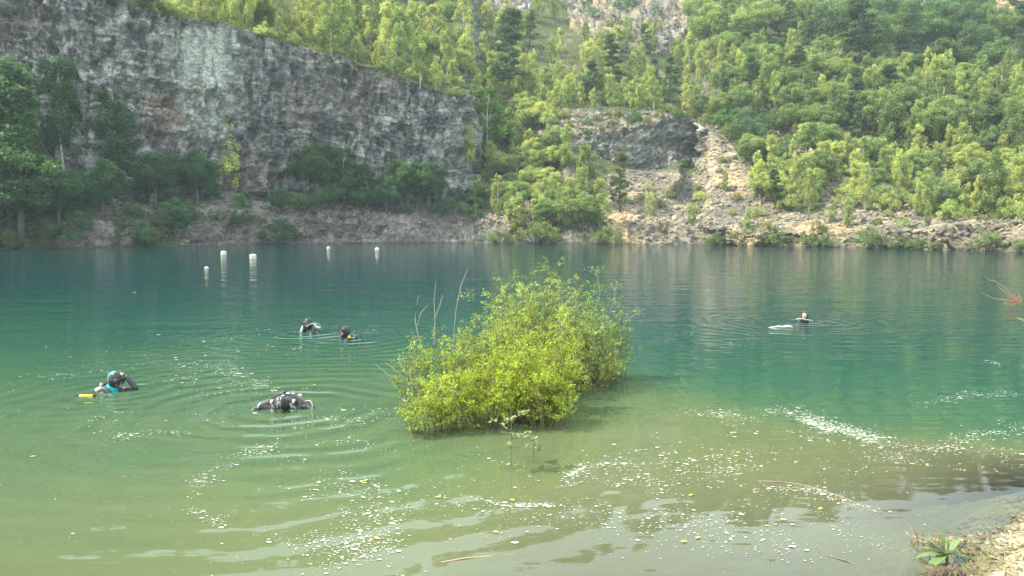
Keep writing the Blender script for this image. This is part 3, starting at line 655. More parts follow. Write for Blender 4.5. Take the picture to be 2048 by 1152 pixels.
place_zone([(560,440),(560,400),(950,400),(950,440)], 3.3, [Br((2.5, 4), DG, 1, 'low dark tree'), Sh((1.5, 2.6), DG, 1.4, 'low dark bush')], 'along the foot of the high cliff', 'along the cliff foot', 0.9, 2.1, 16, 14)
place_zone([(1100,115),(1390,115),(1390,-100),(1100,-100)], 8.0, [Sh((2, 4), DG + OL, 1, 'dark scrub bush')], 'clinging to the upper rock outcrop', 'on the upper outcrop', 8, 10, 16, 15, 3)
place_zone([(1250,355),(1480,300),(1560,425),(1900,430),(1900,470),(1250,470)], 3.2, [Sh((0.8, 1.8), LG + OL, 3, 'small bush'), Bi((2.2, 3.6), LG, 1, 'stunted birch')], 'rooted in the open scree', 'in the open scree', 1, 5, 26, 22, 3)
place_zone([(1060,225),(1400,238),(1390,262),(1150,300),(1060,260)], 2.6, [Sh((0.9, 1.8), OL + DG, 3, 'brownish bush')], 'on the ledge above the dark rock face', 'on the rock ledge', 6, 7.1, 16, 23, 3)
# far side of the skyline and the upper left slope (also what the lake mirrors)
place_zone([(-200,-200),(2300,-20),(2300,-60),(1700,-180),(1000,-320),(-200,-400)], 8.0, [Br((8, 12), MG, 2, 'ridge tree')], 'on the ridge above the quarry', 'on the ridge', 8.6, 10.3, 60, 16)
place_zone([(330,-90),(960,-60),(960,-230),(330,-230)], 6.0, [Bi((7, 10), LG, 2, 'upper birch')], 'on the upper slope above the cliff', 'on the upper slope', 7.5, 9.9, 34, 17)
# willows at the far waterline
for px, w, lab in [(1000, 0.9, 'low yellow-green willow where the cliff bank ends'), (1068, 1.5, 'wide yellow-green willow overhanging the far water'), (1100, 1.1, 'willow bush nearest the rusty rock stain'), (1215, 1.2, 'willow shrub at the water beside the dark shore rock'), (1430, 0.8, 'small grey willow at the scree edge'), (1488, 1.35, 'round silvery willow on the gravel waterline'),
                   (1550, 1.0, 'silvery willow a little smaller, next along the gravel'), (1612, 0.9, 'flat silvery willow patch at the waterline'), (1650, 0.8, 'narrow silvery willow touching the flat patch'), (1738, 1.3, 'round silvery willow alone on the pale gravel'), (1788, 0.85, 'low willow just past the lone round willow'), (1830, 0.75, 'sparse willow at the pale gravel edge'), (1860, 0.6, 'tiny yellow willow tuft on the gravel'),
                   (1968, 1.35, 'upright willow against the layered shore rock'), (2044, 0.9, 'willow at the water by the dark rock wall'), (560, 1.5, 'dark willow on the shaded shore rocks'), (130, 1.6, 'dark bush dipping in the shaded lake corner'), (300, 1.0, 'grey bush low on the shaded waterline')]:
    p = surf(px, 600, -0.05, 0.3); hh = 2.0 * w * p[1] / 90
    plant('shrub', (p[0], p[1] - 0.4, 0.0), hh, (DG[0] if px < 600 else (SG[0] if px > 1400 else (0.17, 0.22, 0.06))), lab, 'willows along the far waterline', sx=1.15)

# the 285 birches that show largest stay single; the small and hidden rest becomes one birch wood
bpy.context.view_layer.update()
bir = [o for o in SC.objects if o.parent is None and o.name.startswith('birch_tree')]
def shows(o):
    q = np.array(o.location, float); px_, row_ = project(q); hh = 7.0 * o.scale[2] / q[1] * F
    vis = (-40 < px_ < 2090) and (row_ - hh < 500) and (row_ > -0.15 * hh)
    return (1 if o.get('group') is None else 0, 1 if vis else 0, hh)
bir.sort(key=shows, reverse=True)
WV, WF, WT, WM, wo_ = [], [], [], [], 0; TV, TF = [], []; to_ = 0
rw = np.random.RandomState(12)
for o in bir[285:]:
    Mx = np.array(o.matrix_world)
    for ch in list(o.children):
        me_ = ch.data; V = np.empty(len(me_.vertices) * 3, np.float32); me_.vertices.foreach_get('co', V); V = V.reshape(-1, 3) @ Mx[:3, :3].T + Mx[:3, 3]
        if ch.name.startswith('crown'):
            t = np.empty(len(V) * 4, np.float32); me_.color_attributes['tint'].data.foreach_get('color', t); t = t.reshape(-1, 4)[:, :3] * np.array(ch.color)[:3]
            kq = rw.uniform(size=len(V) // 4) < 0.6; V = V.reshape(-1, 4, 3)[kq]; t = t.reshape(-1, 4, 3)[kq]; cq = V.mean(1, keepdims=True); V = cq + (V - cq) * 1.28
            WV.append(V.reshape(-1, 3)); WT.append(t.reshape(-1, 3)); WF.append(np.arange(len(V) * 4).reshape(-1, 4) + wo_); wo_ += len(V) * 4
        else:
            fq = np.array([list(p_.vertices) for p_ in me_.polygons if len(p_.vertices) == 4]); TV.append(V); TF.append(fq + to_); to_ += len(V)
        bpy.data.objects.remove(ch)
    bpy.data.objects.remove(o)
if WV:
    cv = np.concatenate(WV); cf = np.concatenate(WF); tv = np.concatenate(TV); tf_ = np.concatenate(TF) + len(cv)
    M_WOOD = leaf_mat('birch_wood_leaf', False, (1, 1, 1))
    wm_ = mesh_np('birch_wood', np.concatenate([cv, tv]), np.concatenate([cf, tf_]), None, False, {'tint': np.concatenate([np.concatenate(WT), np.ones((len(tv), 3))])}, [M_WOOD, M_BIRCH], np.concatenate([np.zeros(len(cf)), np.ones(len(tf_))]))
    tag(link('birch_wood', wm_), 'mass of small and distant birches filling the gaps on the slopes', 'wood', kind='stuff')

# ground cover: low leafy growth on the slopes
rng = np.random.RandomState(55)
area = np.linalg.norm(np.cross(P[1:, :-1] - P[:-1, :-1], P[:-1, 1:] - P[:-1, :-1]), axis=-1)
vegp = (sstep(-0.25, 0.25, n1 + 0.4 * n2)[:-1, :-1]) * (1 - rocky[:-1, :-1] * 0.93) * np.where(scm[:-1, :-1], 0.06, 1) * np.where(outm[:-1, :-1], 0.12, 1)
vegp *= (S[:-1, :-1] > 0.35) * (S[:-1, :-1] < 10) * ((PXc[:-1, :-1] > -250) & (PXc[:-1, :-1] < 2300))
wgt = (area * vegp / (P[:-1, :-1, 1] / 100) ** 1.6).ravel(); wgt /= wgt.sum()
k = rng.choice(len(wgt), 30000, p=wgt); ki, kj = k // (NC - 1), k % (NC - 1)
c0 = P[ki, kj] + np.array([0, 0, 0.15]); lf = 6
cc = np.repeat(c0, lf, 0) + rng.normal(size=(len(c0) * lf, 3)) * np.array([0.45, 0.45, 0.25]); cc[:, 2] += 0.1
V, Fq, t = leaf_quads(cc, len(cc), 0.36, rng, 0.5)
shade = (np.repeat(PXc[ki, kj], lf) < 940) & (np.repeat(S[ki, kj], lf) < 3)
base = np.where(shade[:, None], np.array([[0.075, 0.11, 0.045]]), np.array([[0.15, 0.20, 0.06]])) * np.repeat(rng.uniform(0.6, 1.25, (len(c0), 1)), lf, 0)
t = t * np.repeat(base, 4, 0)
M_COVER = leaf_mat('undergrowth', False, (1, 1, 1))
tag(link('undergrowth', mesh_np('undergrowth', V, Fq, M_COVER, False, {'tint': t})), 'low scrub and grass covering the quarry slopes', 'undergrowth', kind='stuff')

# scree: loose angular blocks
def rocks(centers, sizes, rng, colors, flat=0.6):
    n = len(centers)
    base = np.array([[-1,-1,-1],[1,-1,-1],[1,1,-1],[-1,1,-1],[-1,-1,1],[1,-1,1],[1,1,1],[-1,1,1]], float) * 0.5
    V = base[None] * (1 + rng.uniform(-0.45, 0.45, (n, 8, 3)))
    V *= np.stack([rng.uniform(0.7, 1.4, n), rng.uniform(0.6, 1.1, n), flat * rng.uniform(0.5, 1.3, n)], -1)[:, None]
    a = rng.uniform(0, 6.28, n); b = rng.normal(0, 0.4, n); ca, sa, cb, sb = np.cos(a), np.sin(a), np.cos(b), np.sin(b)
    x, z = V[..., 0] * cb[:, None] - V[..., 2] * sb[:, None], V[..., 0] * sb[:, None] + V[..., 2] * cb[:, None]
    V = np.stack([x * ca[:, None] - V[..., 1] * sa[:, None], x * sa[:, None] + V[..., 1] * ca[:, None], z], -1)
    V = V * sizes[:, None, None] + centers[:, None]
    f = np.array([[0,3,2,1],[4,5,6,7],[0,1,5,4],[1,2,6,5],[2,3,7,6],[3,0,4,7]])
    return V.reshape(-1, 3), (f[None] + 8 * np.arange(n)[:, None, None]).reshape(-1, 4), np.repeat(colors, 8, 0)
m, out, N, L = nmat('broken_rock'); p = N('ShaderNodeBsdfPrincipled', i_Roughness=0.9); p.inputs['Specular IOR Level'].default_value = 0.2
a = N('ShaderNodeAttribute', attribute_name='tint'); tc = N('ShaderNodeTexCoord'); no = N('ShaderNodeTexNoise', i_Scale=6.0, i_Detail=6.0); L(tc.outputs['Object'], no.inputs['Vector'])
r1 = N('ShaderNodeMapRange', i_1=0.3, i_2=0.7, i_3=0.7, i_4=1.3); L(no.outputs['Fac'], r1.inputs[0])
vm = N('ShaderNodeVectorMath', operation='SCALE'); L(a.outputs['Color'], vm.inputs[0]); L(r1.outputs[0], vm.inputs['Scale']); L(vm.outputs[0], p.inputs['Base Color']); L(p.outputs[0], out.inputs[0]); M_STONE = m
sw = (area * (scm[:-1, :-1] * 1.0 + 0.14 * ((S[:-1, :-1] > 0) & (S[:-1, :-1] < 2) & (PXc[:-1, :-1] < 1100)) + 0.25 * outm[:-1, :-1]) * (~darkface[:-1, :-1])).ravel(); sw /= sw.sum()
k = rng.choice(len(sw), 22000, p=sw); ki, kj = k // (NC - 1), k % (NC - 1)
sz = np.clip(rng.lognormal(-1.75, 0.6, len(k)), 0.07, 1.3)
bp = inpoly(PXP[ki, kj], ROWP[ki, kj], [(1700,380),(1850,400),(1860,440),(1720,430)]); sz = np.where(bp, sz * 1.6, sz)
cl = colr[ki, kj] * rng.uniform(0.6, 1.35, (len(k), 1)) * np.array([[1, 1.0, 1.04]])
V, Fq, t = rocks(P[ki, kj] + np.array([0, 0, 0.03]), sz, rng, cl)
tag(link('scree', mesh_np('scree', V, Fq, M_STONE, False, {'tint': t})), 'loose angular scree lying on the quarry slope', 'scree', kind='stuff')
# shingle of the near shore
cx = rng.uniform(2.0, 6.5, 60000); cy = rng.uniform(4.2, 8.6, 60000); dp = depth(cx, cy)
keep = (dp < 0.12) & (dp > -0.9) & (rng.uniform(size=60000) < np.where(dp > 0, 0.4, 1)) & (cy > 4.2); cx, cy, dp = cx[keep][:20000], cy[keep][:20000], dp[keep][:20000]
sz = np.clip(rng.lognormal(-4.2, 0.62, len(cx)), 0.007, 0.16)
pal = np.array([[0.36, 0.32, 0.20], [0.27, 0.24, 0.15], [0.40, 0.32, 0.22], [0.15, 0.14, 0.11], [0.37, 0.35, 0.25]])
V, Fq, t = rocks(np.stack([cx, cy, -dp + sz * 0.1], -1), sz, rng, pal[rng.randint(0, 5, len(cx))] * rng.uniform(0.7, 1.15, (len(cx), 1)) * (1 - 0.5 * sstep(-0.07, -0.01, dp))[:, None], 0.3)
tag(link('shingle', mesh_np('shingle', V, Fq, M_STONE, False, {'tint': t})), 'pale flat shingle on the near shore corner', 'shingle', kind='stuff')

mb = MB()
for k in range(260):
    X, Y = rng.uniform(2.9, 5.6), rng.uniform(5.2, 7.8); dq = float(depth(X, Y))
    if dq > 0.0: continue
    an = rng.uniform(0, 6.28); ln = rng.uniform(0.03, 0.16); z_ = -dq + 0.012
    mb.tube([(X, Y, z_), (X + math.cos(an) * ln * 0.5, Y + math.sin(an) * ln * 0.5, z_ + 0.01), (X + math.cos(an + 0.3) * ln, Y + math.sin(an + 0.3) * ln, z_)], [0.0022, 0.002, 0.001], 4, False)
tag(mb.build('twig_litter', simple('litter', (0.20, 0.15, 0.10), 0.85, 0.5, 12)), 'broken twigs and dry stalks strewn over the shingle', 'litter', kind='stuff')

mb = MB()
for k in range(520):
    X, Y = rng.normal(3.42, 0.28), rng.normal(5.72, 0.22)
    if k % 3 == 0: X, Y = rng.uniform(3.2, 5.6), rng.uniform(5.2, 7.6)
    dq = float(depth(X, Y))
    if dq > 0.02: continue
    an = rng.uniform(0, 6.28); ln = rng.uniform(0.03, 0.11); z_ = max(-dq, 0); d_ = Vector((math.cos(an), math.sin(an), 0)) * ln * rng.uniform(0.2, 0.9)
    mb.tube([(X, Y, z_), Vector((X, Y, z_ + ln * 0.6)) + d_ * 0.4, Vector((X, Y, z_ + ln * 0.8)) + d_], [0.0022, 0.0016, 0.0006], 3, False)
tag(mb.build('grass', simple('dry_grass', (0.27, 0.27, 0.10), 0.8, 0.5, 9)), 'short dry grass growing through the shingle by the weed', 'grass', kind='stuff')

# ------------------------------------------------------------------ the flooded willow bush
rng = np.random.RandomState(77)
CL = [ # x, y, top, radius, yellow (1) or pale (0), leaves weight
 (0.42,12.9,1.84,0.62,0.1,1.2),(0.02,12.4,1.62,0.60,0.2,1.1),(0.85,12.9,1.66,0.55,0.1,0.9),(0.18,12.7,1.78,0.5,0.1,0.8),(0.68,12.6,1.74,0.5,0.1,0.8),(1.05,12.5,1.5,0.5,0.1,0.7),(-0.2,11.9,1.5,0.45,0.4,0.7),(1.20,12.9,1.32,0.50,0.0,0.8),(1.55,13.1,1.12,0.46,0.0,0.6),(1.85,13.1,0.95,0.32,0.0,0.3),
 (-0.50,11.5,1.36,0.50,0.7,1.0),(-0.92,11.2,1.15,0.50,0.6,0.7),(-1.42,10.9,1.02,0.36,0.2,0.30),(0.22,10.45,1.12,0.46,1.0,1.5),(-0.35,10.2,0.98,0.50,1.0,1.3),(-0.90,10.0,0.80,0.42,0.9,0.9),
 (0.60,10.7,1.14,0.42,1.0,1.2),(0.1,11.4,1.40,0.6,0.7,1.1),(0.75,11.8,1.30,0.55,0.4,1.0),(-1.15,9.75,0.48,0.30,0.6,0.35),(1.35,12.2,0.95,0.45,0.1,0.5),(0.45,10.1,0.72,0.38,0.9,0.8)]
sb = MB(); bare = MB(); LV, LF, LT = [], [], []; off = 0
for (cx, cy, top, rad, yel, wt) in CL:
    top = top * (1.2 if cy > 12 else 1.12); rad *= 0.9; cx = cx * 0.93 + 0.02; cy = cy - (0.25 if cy < 10.6 else 0)
    ns = int(30 * wt) + 8
    for s_ in range(ns):
        an = rng.uniform(0, 6.283); rb = rad * 0.38 * math.sqrt(rng.uniform())
        b = np.array([cx + math.cos(an) * rb, cy + math.sin(an) * rb, -0.25])
        a2 = an + rng.normal(0, 0.5); u = math.sqrt(rng.uniform()); rt = rad * 1.2 * u
        tip = np.array([cx + math.cos(a2) * rt, cy + math.sin(a2) * rt, top * (1 - 0.62 * (u ** 2.4)) * rng.uniform(0.55, 0.98)])
        midp = b * 0.45 + tip * 0.55; midp[2] = tip[2] * 0.5; midp += rng.normal(0, 0.04, 3)
        q = [b, (b + midp) / 2, midp, (midp * 0.4 + tip * 0.6) + rng.normal(0, 0.02, 3), tip]
        sb.tube(q, [0.008, 0.007, 0.005, 0.0035, 0.0015], 4, False)
        nl = int(rng.uniform(95, 150) * (0.75 + 0.4 * wt))
        # side twigs
        centers = []
        for w_ in range(9):
            t = rng.uniform(0.10, 1.0) ** 0.9; k = min(int(t * 4), 3); f_ = t * 4 - k; p0 = q[k] * (1 - f_) + q[k + 1] * f_
            d = rng.normal(size=3) * np.array([1, 1, 0.6]); d[2] = abs(d[2]) * 0.7 + 0.15; d /= np.linalg.norm(d); ln = rng.uniform(0.08, 0.22)
            p1 = p0 + d * ln
            if w_ < 5: sb.tube([p0, p1], [0.0022, 0.001], 3, False)
            tt = rng.uniform(0.15, 1.0, (nl // 9, 1)); centers.append(p0 + (p1 - p0) * tt + rng.normal(0, 0.017, (nl // 9, 3)))
        c = np.concatenate(centers); c = c[c[:, 2] > 0.05 + 0.12 * rng.uniform()]
        V, Fq, t = leaf_quads(c, len(c), 0.037, rng, 0.2, 0.42, 0.28)
        colr_ = np.array([0.345, 0.43, 0.05]) * yel + np.array([0.33, 0.43, 0.14]) * (1 - yel)
        LV.append(V); LF.append(Fq + off); off += len(V); LT.append(t * colr_ * rng.uniform(0.55, 1.3))
M_WILLOW = leaf_mat('willow_leaf', False, (1, 1, 1), 0.5)
M_TWIG = simple('brown_twig', (0.16, 0.12, 0.07), 0.8, 0.35, 20)
M_DEAD = simple('bleached_twig', (0.30, 0.28, 0.22), 0.8, 0.25, 20)
bush = empty('willow_bush', (0, 0, 0)); tag(bush, 'large bright yellow-green willow bush growing out of the flooded shallows', 'bush')
link('foliage', mesh_np('foliage', np.concatenate(LV), np.concatenate(LF), M_WILLOW, False, {'tint': np.concatenate(LT)}), bush)
def stalk(mb, pts, r0, r1, n=5):
    k = len(pts); mb.tube(pts, [r0 + (r1 - r0) * i / (k - 1) for i in range(k)], n, False)
sb.build('stems', M_TWIG, bush)
for (bx, by, seq) in [(905, 700, [(912,620),(922,570),(936,537)]), (868, 690, [(870,640),(868,600),(872,562)]), (868, 640, [(880,610),(885,590)]), (838, 680, [(830,640),(835,600),(838,590)]), (835, 650, [(842,625),(855,610)]), (1225, 690, [(1255,640),(1275,625),(1292,617)]), (1190, 620, [(1200,585),(1192,540)]), (1215, 640, [(1228,600),(1232,570)]), (800, 765, [(775,748),(750,728)]), (812, 760, [(785,735),(770,725)])]:
    Y = 11.2 if bx < 1000 else 13.0
    stalk(bare, [at(bx, by, Y)] + [at(x_, y_, Y + 0.1 * i) for i, (x_, y_) in enumerate(seq)], 0.006, 0.0022)
bare.build('bare_stems', M_DEAD, bush)
tf = [at(1192, 540, 13.2), at(1232, 572, 13.2), at(1255, 640, 13.1), at(1275, 625, 13.1), at(1228, 600, 13.1), at(1090, 535, 13.0), at(935, 590, 11.6), at(1240, 612, 13.1), at(1195, 575, 13.1)]
tc_ = np.concatenate([np.array(p_) + rng.normal(0, 0.05, (45, 3)) * np.array([1.3, 1, 0.8]) for p_ in tf])
V, Fq, t = leaf_quads(tc_, len(tc_), 0.038, rng, 0.2, 0.42); link('tip_foliage', mesh_np('tip_foliage', V, Fq, M_WILLOW, False, {'tint': t * np.array([0.27, 0.33, 0.11])}), bush)

def leaf_blade(mb, base, d, ln, w, droop=0.3, mi=0, fold=0.15):
    base = Vector(base); d = Vector(d).normalized(); side = d.cross(Vector((0, 0, 1)))
    side = side.normalized() if side.length > 0.1 else Vector((1, 0, 0)); nrm = side.cross(d)
    V = []; K = 7
    for i in range(K + 1):
        t = i / K; c = base + d * ln * t + Vector((0, 0, -droop * ln * t * t)); ww = w * math.sin(math.pi * min(1, t * 0.93 + 0.05)) ** 0.8
        V += [c - side * ww + nrm * fold * ww, c, c + side * ww + nrm * fold * ww]
    Fs = []
    for i in range(K):
        o = i * 3; Fs += [(o, o + 1, o + 4, o + 3), (o + 1, o + 2, o + 5, o + 4)]
    mb.add(V, Fs, mi)
def plain_leaf_mat(name, col, trans=0.4):
    m, out, N, L = nmat(name); tc = N('ShaderNodeTexCoord'); no = N('ShaderNodeTexNoise', i_Scale=25.0, i_Detail=3.0); L(tc.outputs['Object'], no.inputs['Vector'])
    mx = N('ShaderNodeMix', data_type='RGBA'); L(no.outputs['Fac'], mx.inputs[0]); mx.inputs[6].default_value = (*[c * 0.7 for c in col], 1); mx.inputs[7].default_value = (*[c * 1.25 for c in col], 1)
    d = N('ShaderNodeBsdfPrincipled', i_Roughness=0.45); t = N('ShaderNodeBsdfTranslucent'); L(mx.outputs[2], d.inputs[0]); L(mx.outputs[2], t.inputs[0])
    s = N('ShaderNodeMixShader', i_0=trans); L(d.outputs[0], s.inputs[1]); L(t.outputs[0], s.inputs[2]); L(s.outputs[0], out.inputs[0]); return m
M_SEED = plain_leaf_mat('seedling_leaf', (0.26, 0.33, 0.12)); M_WEED = plain_leaf_mat('weed_leaf', (0.20, 0.28, 0.10)); M_DRY = plain_leaf_mat('dry_leaf', (0.36, 0.25, 0.14), 0.2)
for (px, row, toprow, lab, nb, sp) in [(1022, 937, 805, 'young willow sprig with broad leaves standing in the water before the bush', 46, 0.21), (1066, 925, 860, 'smaller leafy sprig beside the young willow in the shallows', 18, 0.13)]:
    X, Y = wpt(px, row); hh = (row - toprow) / F * Y
    e = empty('willow_sapling', (X, Y, 0)); tag(e, lab, 'sapling', 'saplings in front of the bush')
    st = MB(); lv = MB(); st.tube([(0, 0, -0.3), (0.005, 0, hh * 0.5), (0.0, 0, hh * 0.95)], [0.006, 0.004, 0.0015], 5, False)
    for k in range(9):
        an = rng.uniform(0, 6.28); z0 = hh * rng.uniform(0.30, 0.9); tip = Vector((math.cos(an) * sp * rng.uniform(0.5, 1.1), math.sin(an) * sp * 0.7, z0 + hh * rng.uniform(-0.02, 0.2)))
        st.tube([(0, 0, z0), tip], [0.003, 0.001], 3, False)
        for q in range(nb // 7 + 1):
            t = rng.uniform(0.3, 1.0); b = Vector((0, 0, z0)).lerp(tip, t); a2 = rng.uniform(0, 6.28)
            leaf_blade(lv, b, (math.cos(a2), math.sin(a2), rng.uniform(0.1, 1.2)), rng.uniform(0.06, 0.105), 0.015, 0.2)
    st.build('stem', M_TWIG, e); lv.build('leaves', M_SEED, e)

# ------------------------------------------------------------------ near shore: weed, dead stalks, driftwood, red snag
X, Y = wpt(1893, 1118); g = -float(depth(X, Y))
e = empty('broadleaf_weed', (X, Y, max(g, 0.0))); tag(e, 'green broad-leaved weed growing at the edge of the shingle', 'plant')
lv = MB(); st = MB()
for (dx, dy, dz, ln, w) in [(-0.75, 0.3, 0.75, 0.27, 0.034), (-0.12, 0.35, 1.0, 0.24, 0.026), (0.6, 0.2, 0.75, 0.21, 0.032), (0.15, -0.4, 0.5, 0.14, 0.024), (-1, 0.0, 0.15, 0.24, 0.034), (-0.8, -0.5, -0.02, 0.26, 0.036), (0.8, -0.2, 0.2, 0.15, 0.025), (-0.9, 0.6, 0.35, 0.2, 0.028), (0.25, 0.6, 0.8, 0.17, 0.024), (-0.3, -0.6, 0.6, 0.13, 0.022)]:
    leaf_blade(lv, (0, 0, 0.03), (dx, dy, dz), ln, w, 0.25, 0, 0.35)
st.tube([(0.01, 0.0, -0.05), (0, 0, 0.05), (-0.01, 0, 0.12)], [0.010, 0.009, 0.004], 6)
lv.build('leaves', M_WEED, e); st.build('stem', M_DRY, e)
X, Y = wpt(1858, 1092); e = empty('dead_stalks', (X, Y, 0.0)); tag(e, 'clump of dry reddish dead stalks and curled leaves behind the green weed', 'dead plant')
st = MB(); lv = MB()
for k in range(26):
    an = rng.uniform(0, 6.28); r = rng.uniform(0.08, 0.26); b = (rng.uniform(-0.08, 0.16), rng.uniform(-0.05, 0.05), -0.02)
    t_ = (b[0] + math.cos(an) * r - 0.03, b[1] + math.sin(an) * r * 0.6, rng.uniform(0.02, 0.16)); st.tube([b, ((b[0] + t_[0]) / 2, (b[1] + t_[1]) / 2, t_[2] * 0.8), t_], [0.004, 0.003, 0.0012], 4, False)
for k in range(14):
    a2 = rng.uniform(0, 6.28); leaf_blade(lv, (rng.uniform(-0.12, 0.26), rng.uniform(-0.05, 0.06), 0.04), (math.cos(a2), math.sin(a2), 0.15), rng.uniform(0.07, 0.16), 0.014, 0.3)
st.build('stalks', simple('dry_stalk', (0.25, 0.15, 0.10), 0.8, 0.3, 20), e); lv.build('curled_leaves', M_DRY, e)
X, Y = wpt(1905, 1150); e = empty('root_clump', (X, Y, max(-float(depth(X, Y)), 0))); tag(e, 'dark tangle of roots and dry grass at the foot of the weed', 'dead plant')
st = MB()
for k in range(120):
    an = rng.uniform(0, 6.28); r = rng.uniform(0.04, 0.17); b = Vector((rng.uniform(-0.14, 0.16), rng.uniform(-0.05, 0.09), 0.0)); t_ = b + Vector((math.cos(an) * r, math.sin(an) * r * 0.7, rng.uniform(-0.01, 0.035)))
    st.tube([b, b.lerp(t_, 0.5) + Vector((0, 0, 0.03)), t_], [0.003, 0.0025, 0.001], 4, False)
st.build('roots', simple('dark_root', (0.17, 0.12, 0.08), 0.85, 0.5, 12), e)

def drift(name, lab, cat, pts, r, mat, z=0.0, Yf=None):
    mb = MB(); ps = []
    for i, (px, row) in enumerate(pts):
        X, Y = wpt(px, row); ps.append((X, Y, z + 0.006 * math.sin(i * 2.1)))
    k = len(ps); mb.tube(ps, [r * (0.5 + 0.5 * math.sin(math.pi * (0.15 + 0.8 * i / (k - 1)))) for i in range(k)], 6)
    for i in range(1, k - 1):
        p = Vector(ps[i]); mb.tube([p, p + Vector((rng.uniform(-0.1, 0.1), rng.uniform(0.04, 0.12), 0.02))], [r * 0.4, r * 0.15], 4)
    o = mb.build(name, mat); tag(o, lab, cat); return o
drift('driftwood_branch', 'long thin submerged-looking branch crusted with pale foam on the right shallows', 'branch', [(1515,962),(1560,965),(1600,968),(1640,980),(1690,998),(1725,1012),(1760,1028)], 0.010, simple('wet_branch', (0.17, 0.12, 0.08), 0.6, 0.5, 9))
drift('floating_stick', 'thin dark stick floating on the sky reflection near the weed', 'stick', [(1652,1111),(1690,1122),(1725,1134),(1762,1146)], 0.005, simple('dark_stick', (0.14, 0.11, 0.08), 0.7, 0.3, 9))
drift('floating_reed', 'straight pale reddish reed floating close to the near water edge', 'reed', [(882,1124),(930,1118),(990,1110),(1045,1108)], 0.005, simple('pale_reed', (0.42, 0.27, 0.18), 0.7, 0.2, 9))
X, Y = wpt(2022, 612); e = empty('red_snag', (X, Y, 0.0)); tag(e, 'red-rooted dead branch sticking up out of the water beyond the swimmer', 'dead branch')
M_RED = simple('red_root', (0.42, 0.13, 0.08), 0.7, 0.3, 30); M_STRAW = simple('straw_branch', (0.46, 0.32, 0.20), 0.7, 0.3, 20)
def lp(px, row): return at(px, row, Y) - Vector((X, Y, 0))
st = MB()
for seq in [[(2036,604),(2020,585),(2005,572),(1990,562)], [(2030,600),(2012,585),(1998,575),(1993,566)], [(2040,606),(2042,598),(2036,584),(2031,580)], [(2028,602),(2010,600),(1985,597),(1978,592),(1963,586)], [(1990,562),(1978,560),(1970,553)]]:
    stalk(st, [lp(*q) for q in seq], 0.014, 0.005)
st.build('branches', M_STRAW, e); st = MB()
for k in range(70):
    b = lp(2026 + rng.uniform(-12, 16), 598 + rng.uniform(-6, 8)); st.tube([b, b + Vector((rng.uniform(-0.22, 0.12), rng.uniform(-0.1, 0.1), rng.uniform(-0.18, 0.10)))], [0.006, 0.002], 3, False)
st.build('fine_roots', M_RED, e)
X, Y = wpt(2046, 645); st = MB(); st.tube([(X - 0.15, Y, 0.12), (X, Y, 0.06), (X + 0.5, Y + 0.1, -0.05)], [0.008, 0.014, 0.02], 6); st.tube([(X, Y, 0.06), (X - 0.02, Y, -0.03)], [0.008, 0.003], 5)
tag(st.build('dead_twig', M_STRAW), 'small dead twig poking from the water nearer than the red snag', 'dead branch')

# ------------------------------------------------------------------ foam, scum and leaves on the water
rng = np.random.RandomState(91)
def blobs(pts, sizes, rng, z=0.005, n=7, stretch=1.5):
    k = len(pts); a = np.linspace(0, 2 * np.pi, n, endpoint=False)[None] + rng.uniform(0, 6.28, (k, 1))
    r = sizes[:, None] * rng.uniform(0.6, 1.25, (k, n))
    V = np.stack([pts[:, :1] + r * np.cos(a) * stretch, pts[:, 1:2] + r * np.sin(a), np.full((k, n), z) + rng.uniform(0, 0.002, (k, 1))], -1)
    return V.reshape(-1, 3), np.arange(k * n).reshape(k, n)
def path(pts, n, wid):
    pts = np.array(pts, float); seg = np.sqrt((np.diff(pts, axis=0) ** 2 @ np.array([1, 9.]))); cs = np.concatenate([[0], np.cumsum(seg)])
    t = rng.uniform(0, cs[-1], n); px = np.interp(t, cs, pts[:, 0]); row = np.interp(t, cs, pts[:, 1])
    px = px + rng.normal(0, wid, n); row = row + rng.normal(0, wid * 0.33, n); return px, row
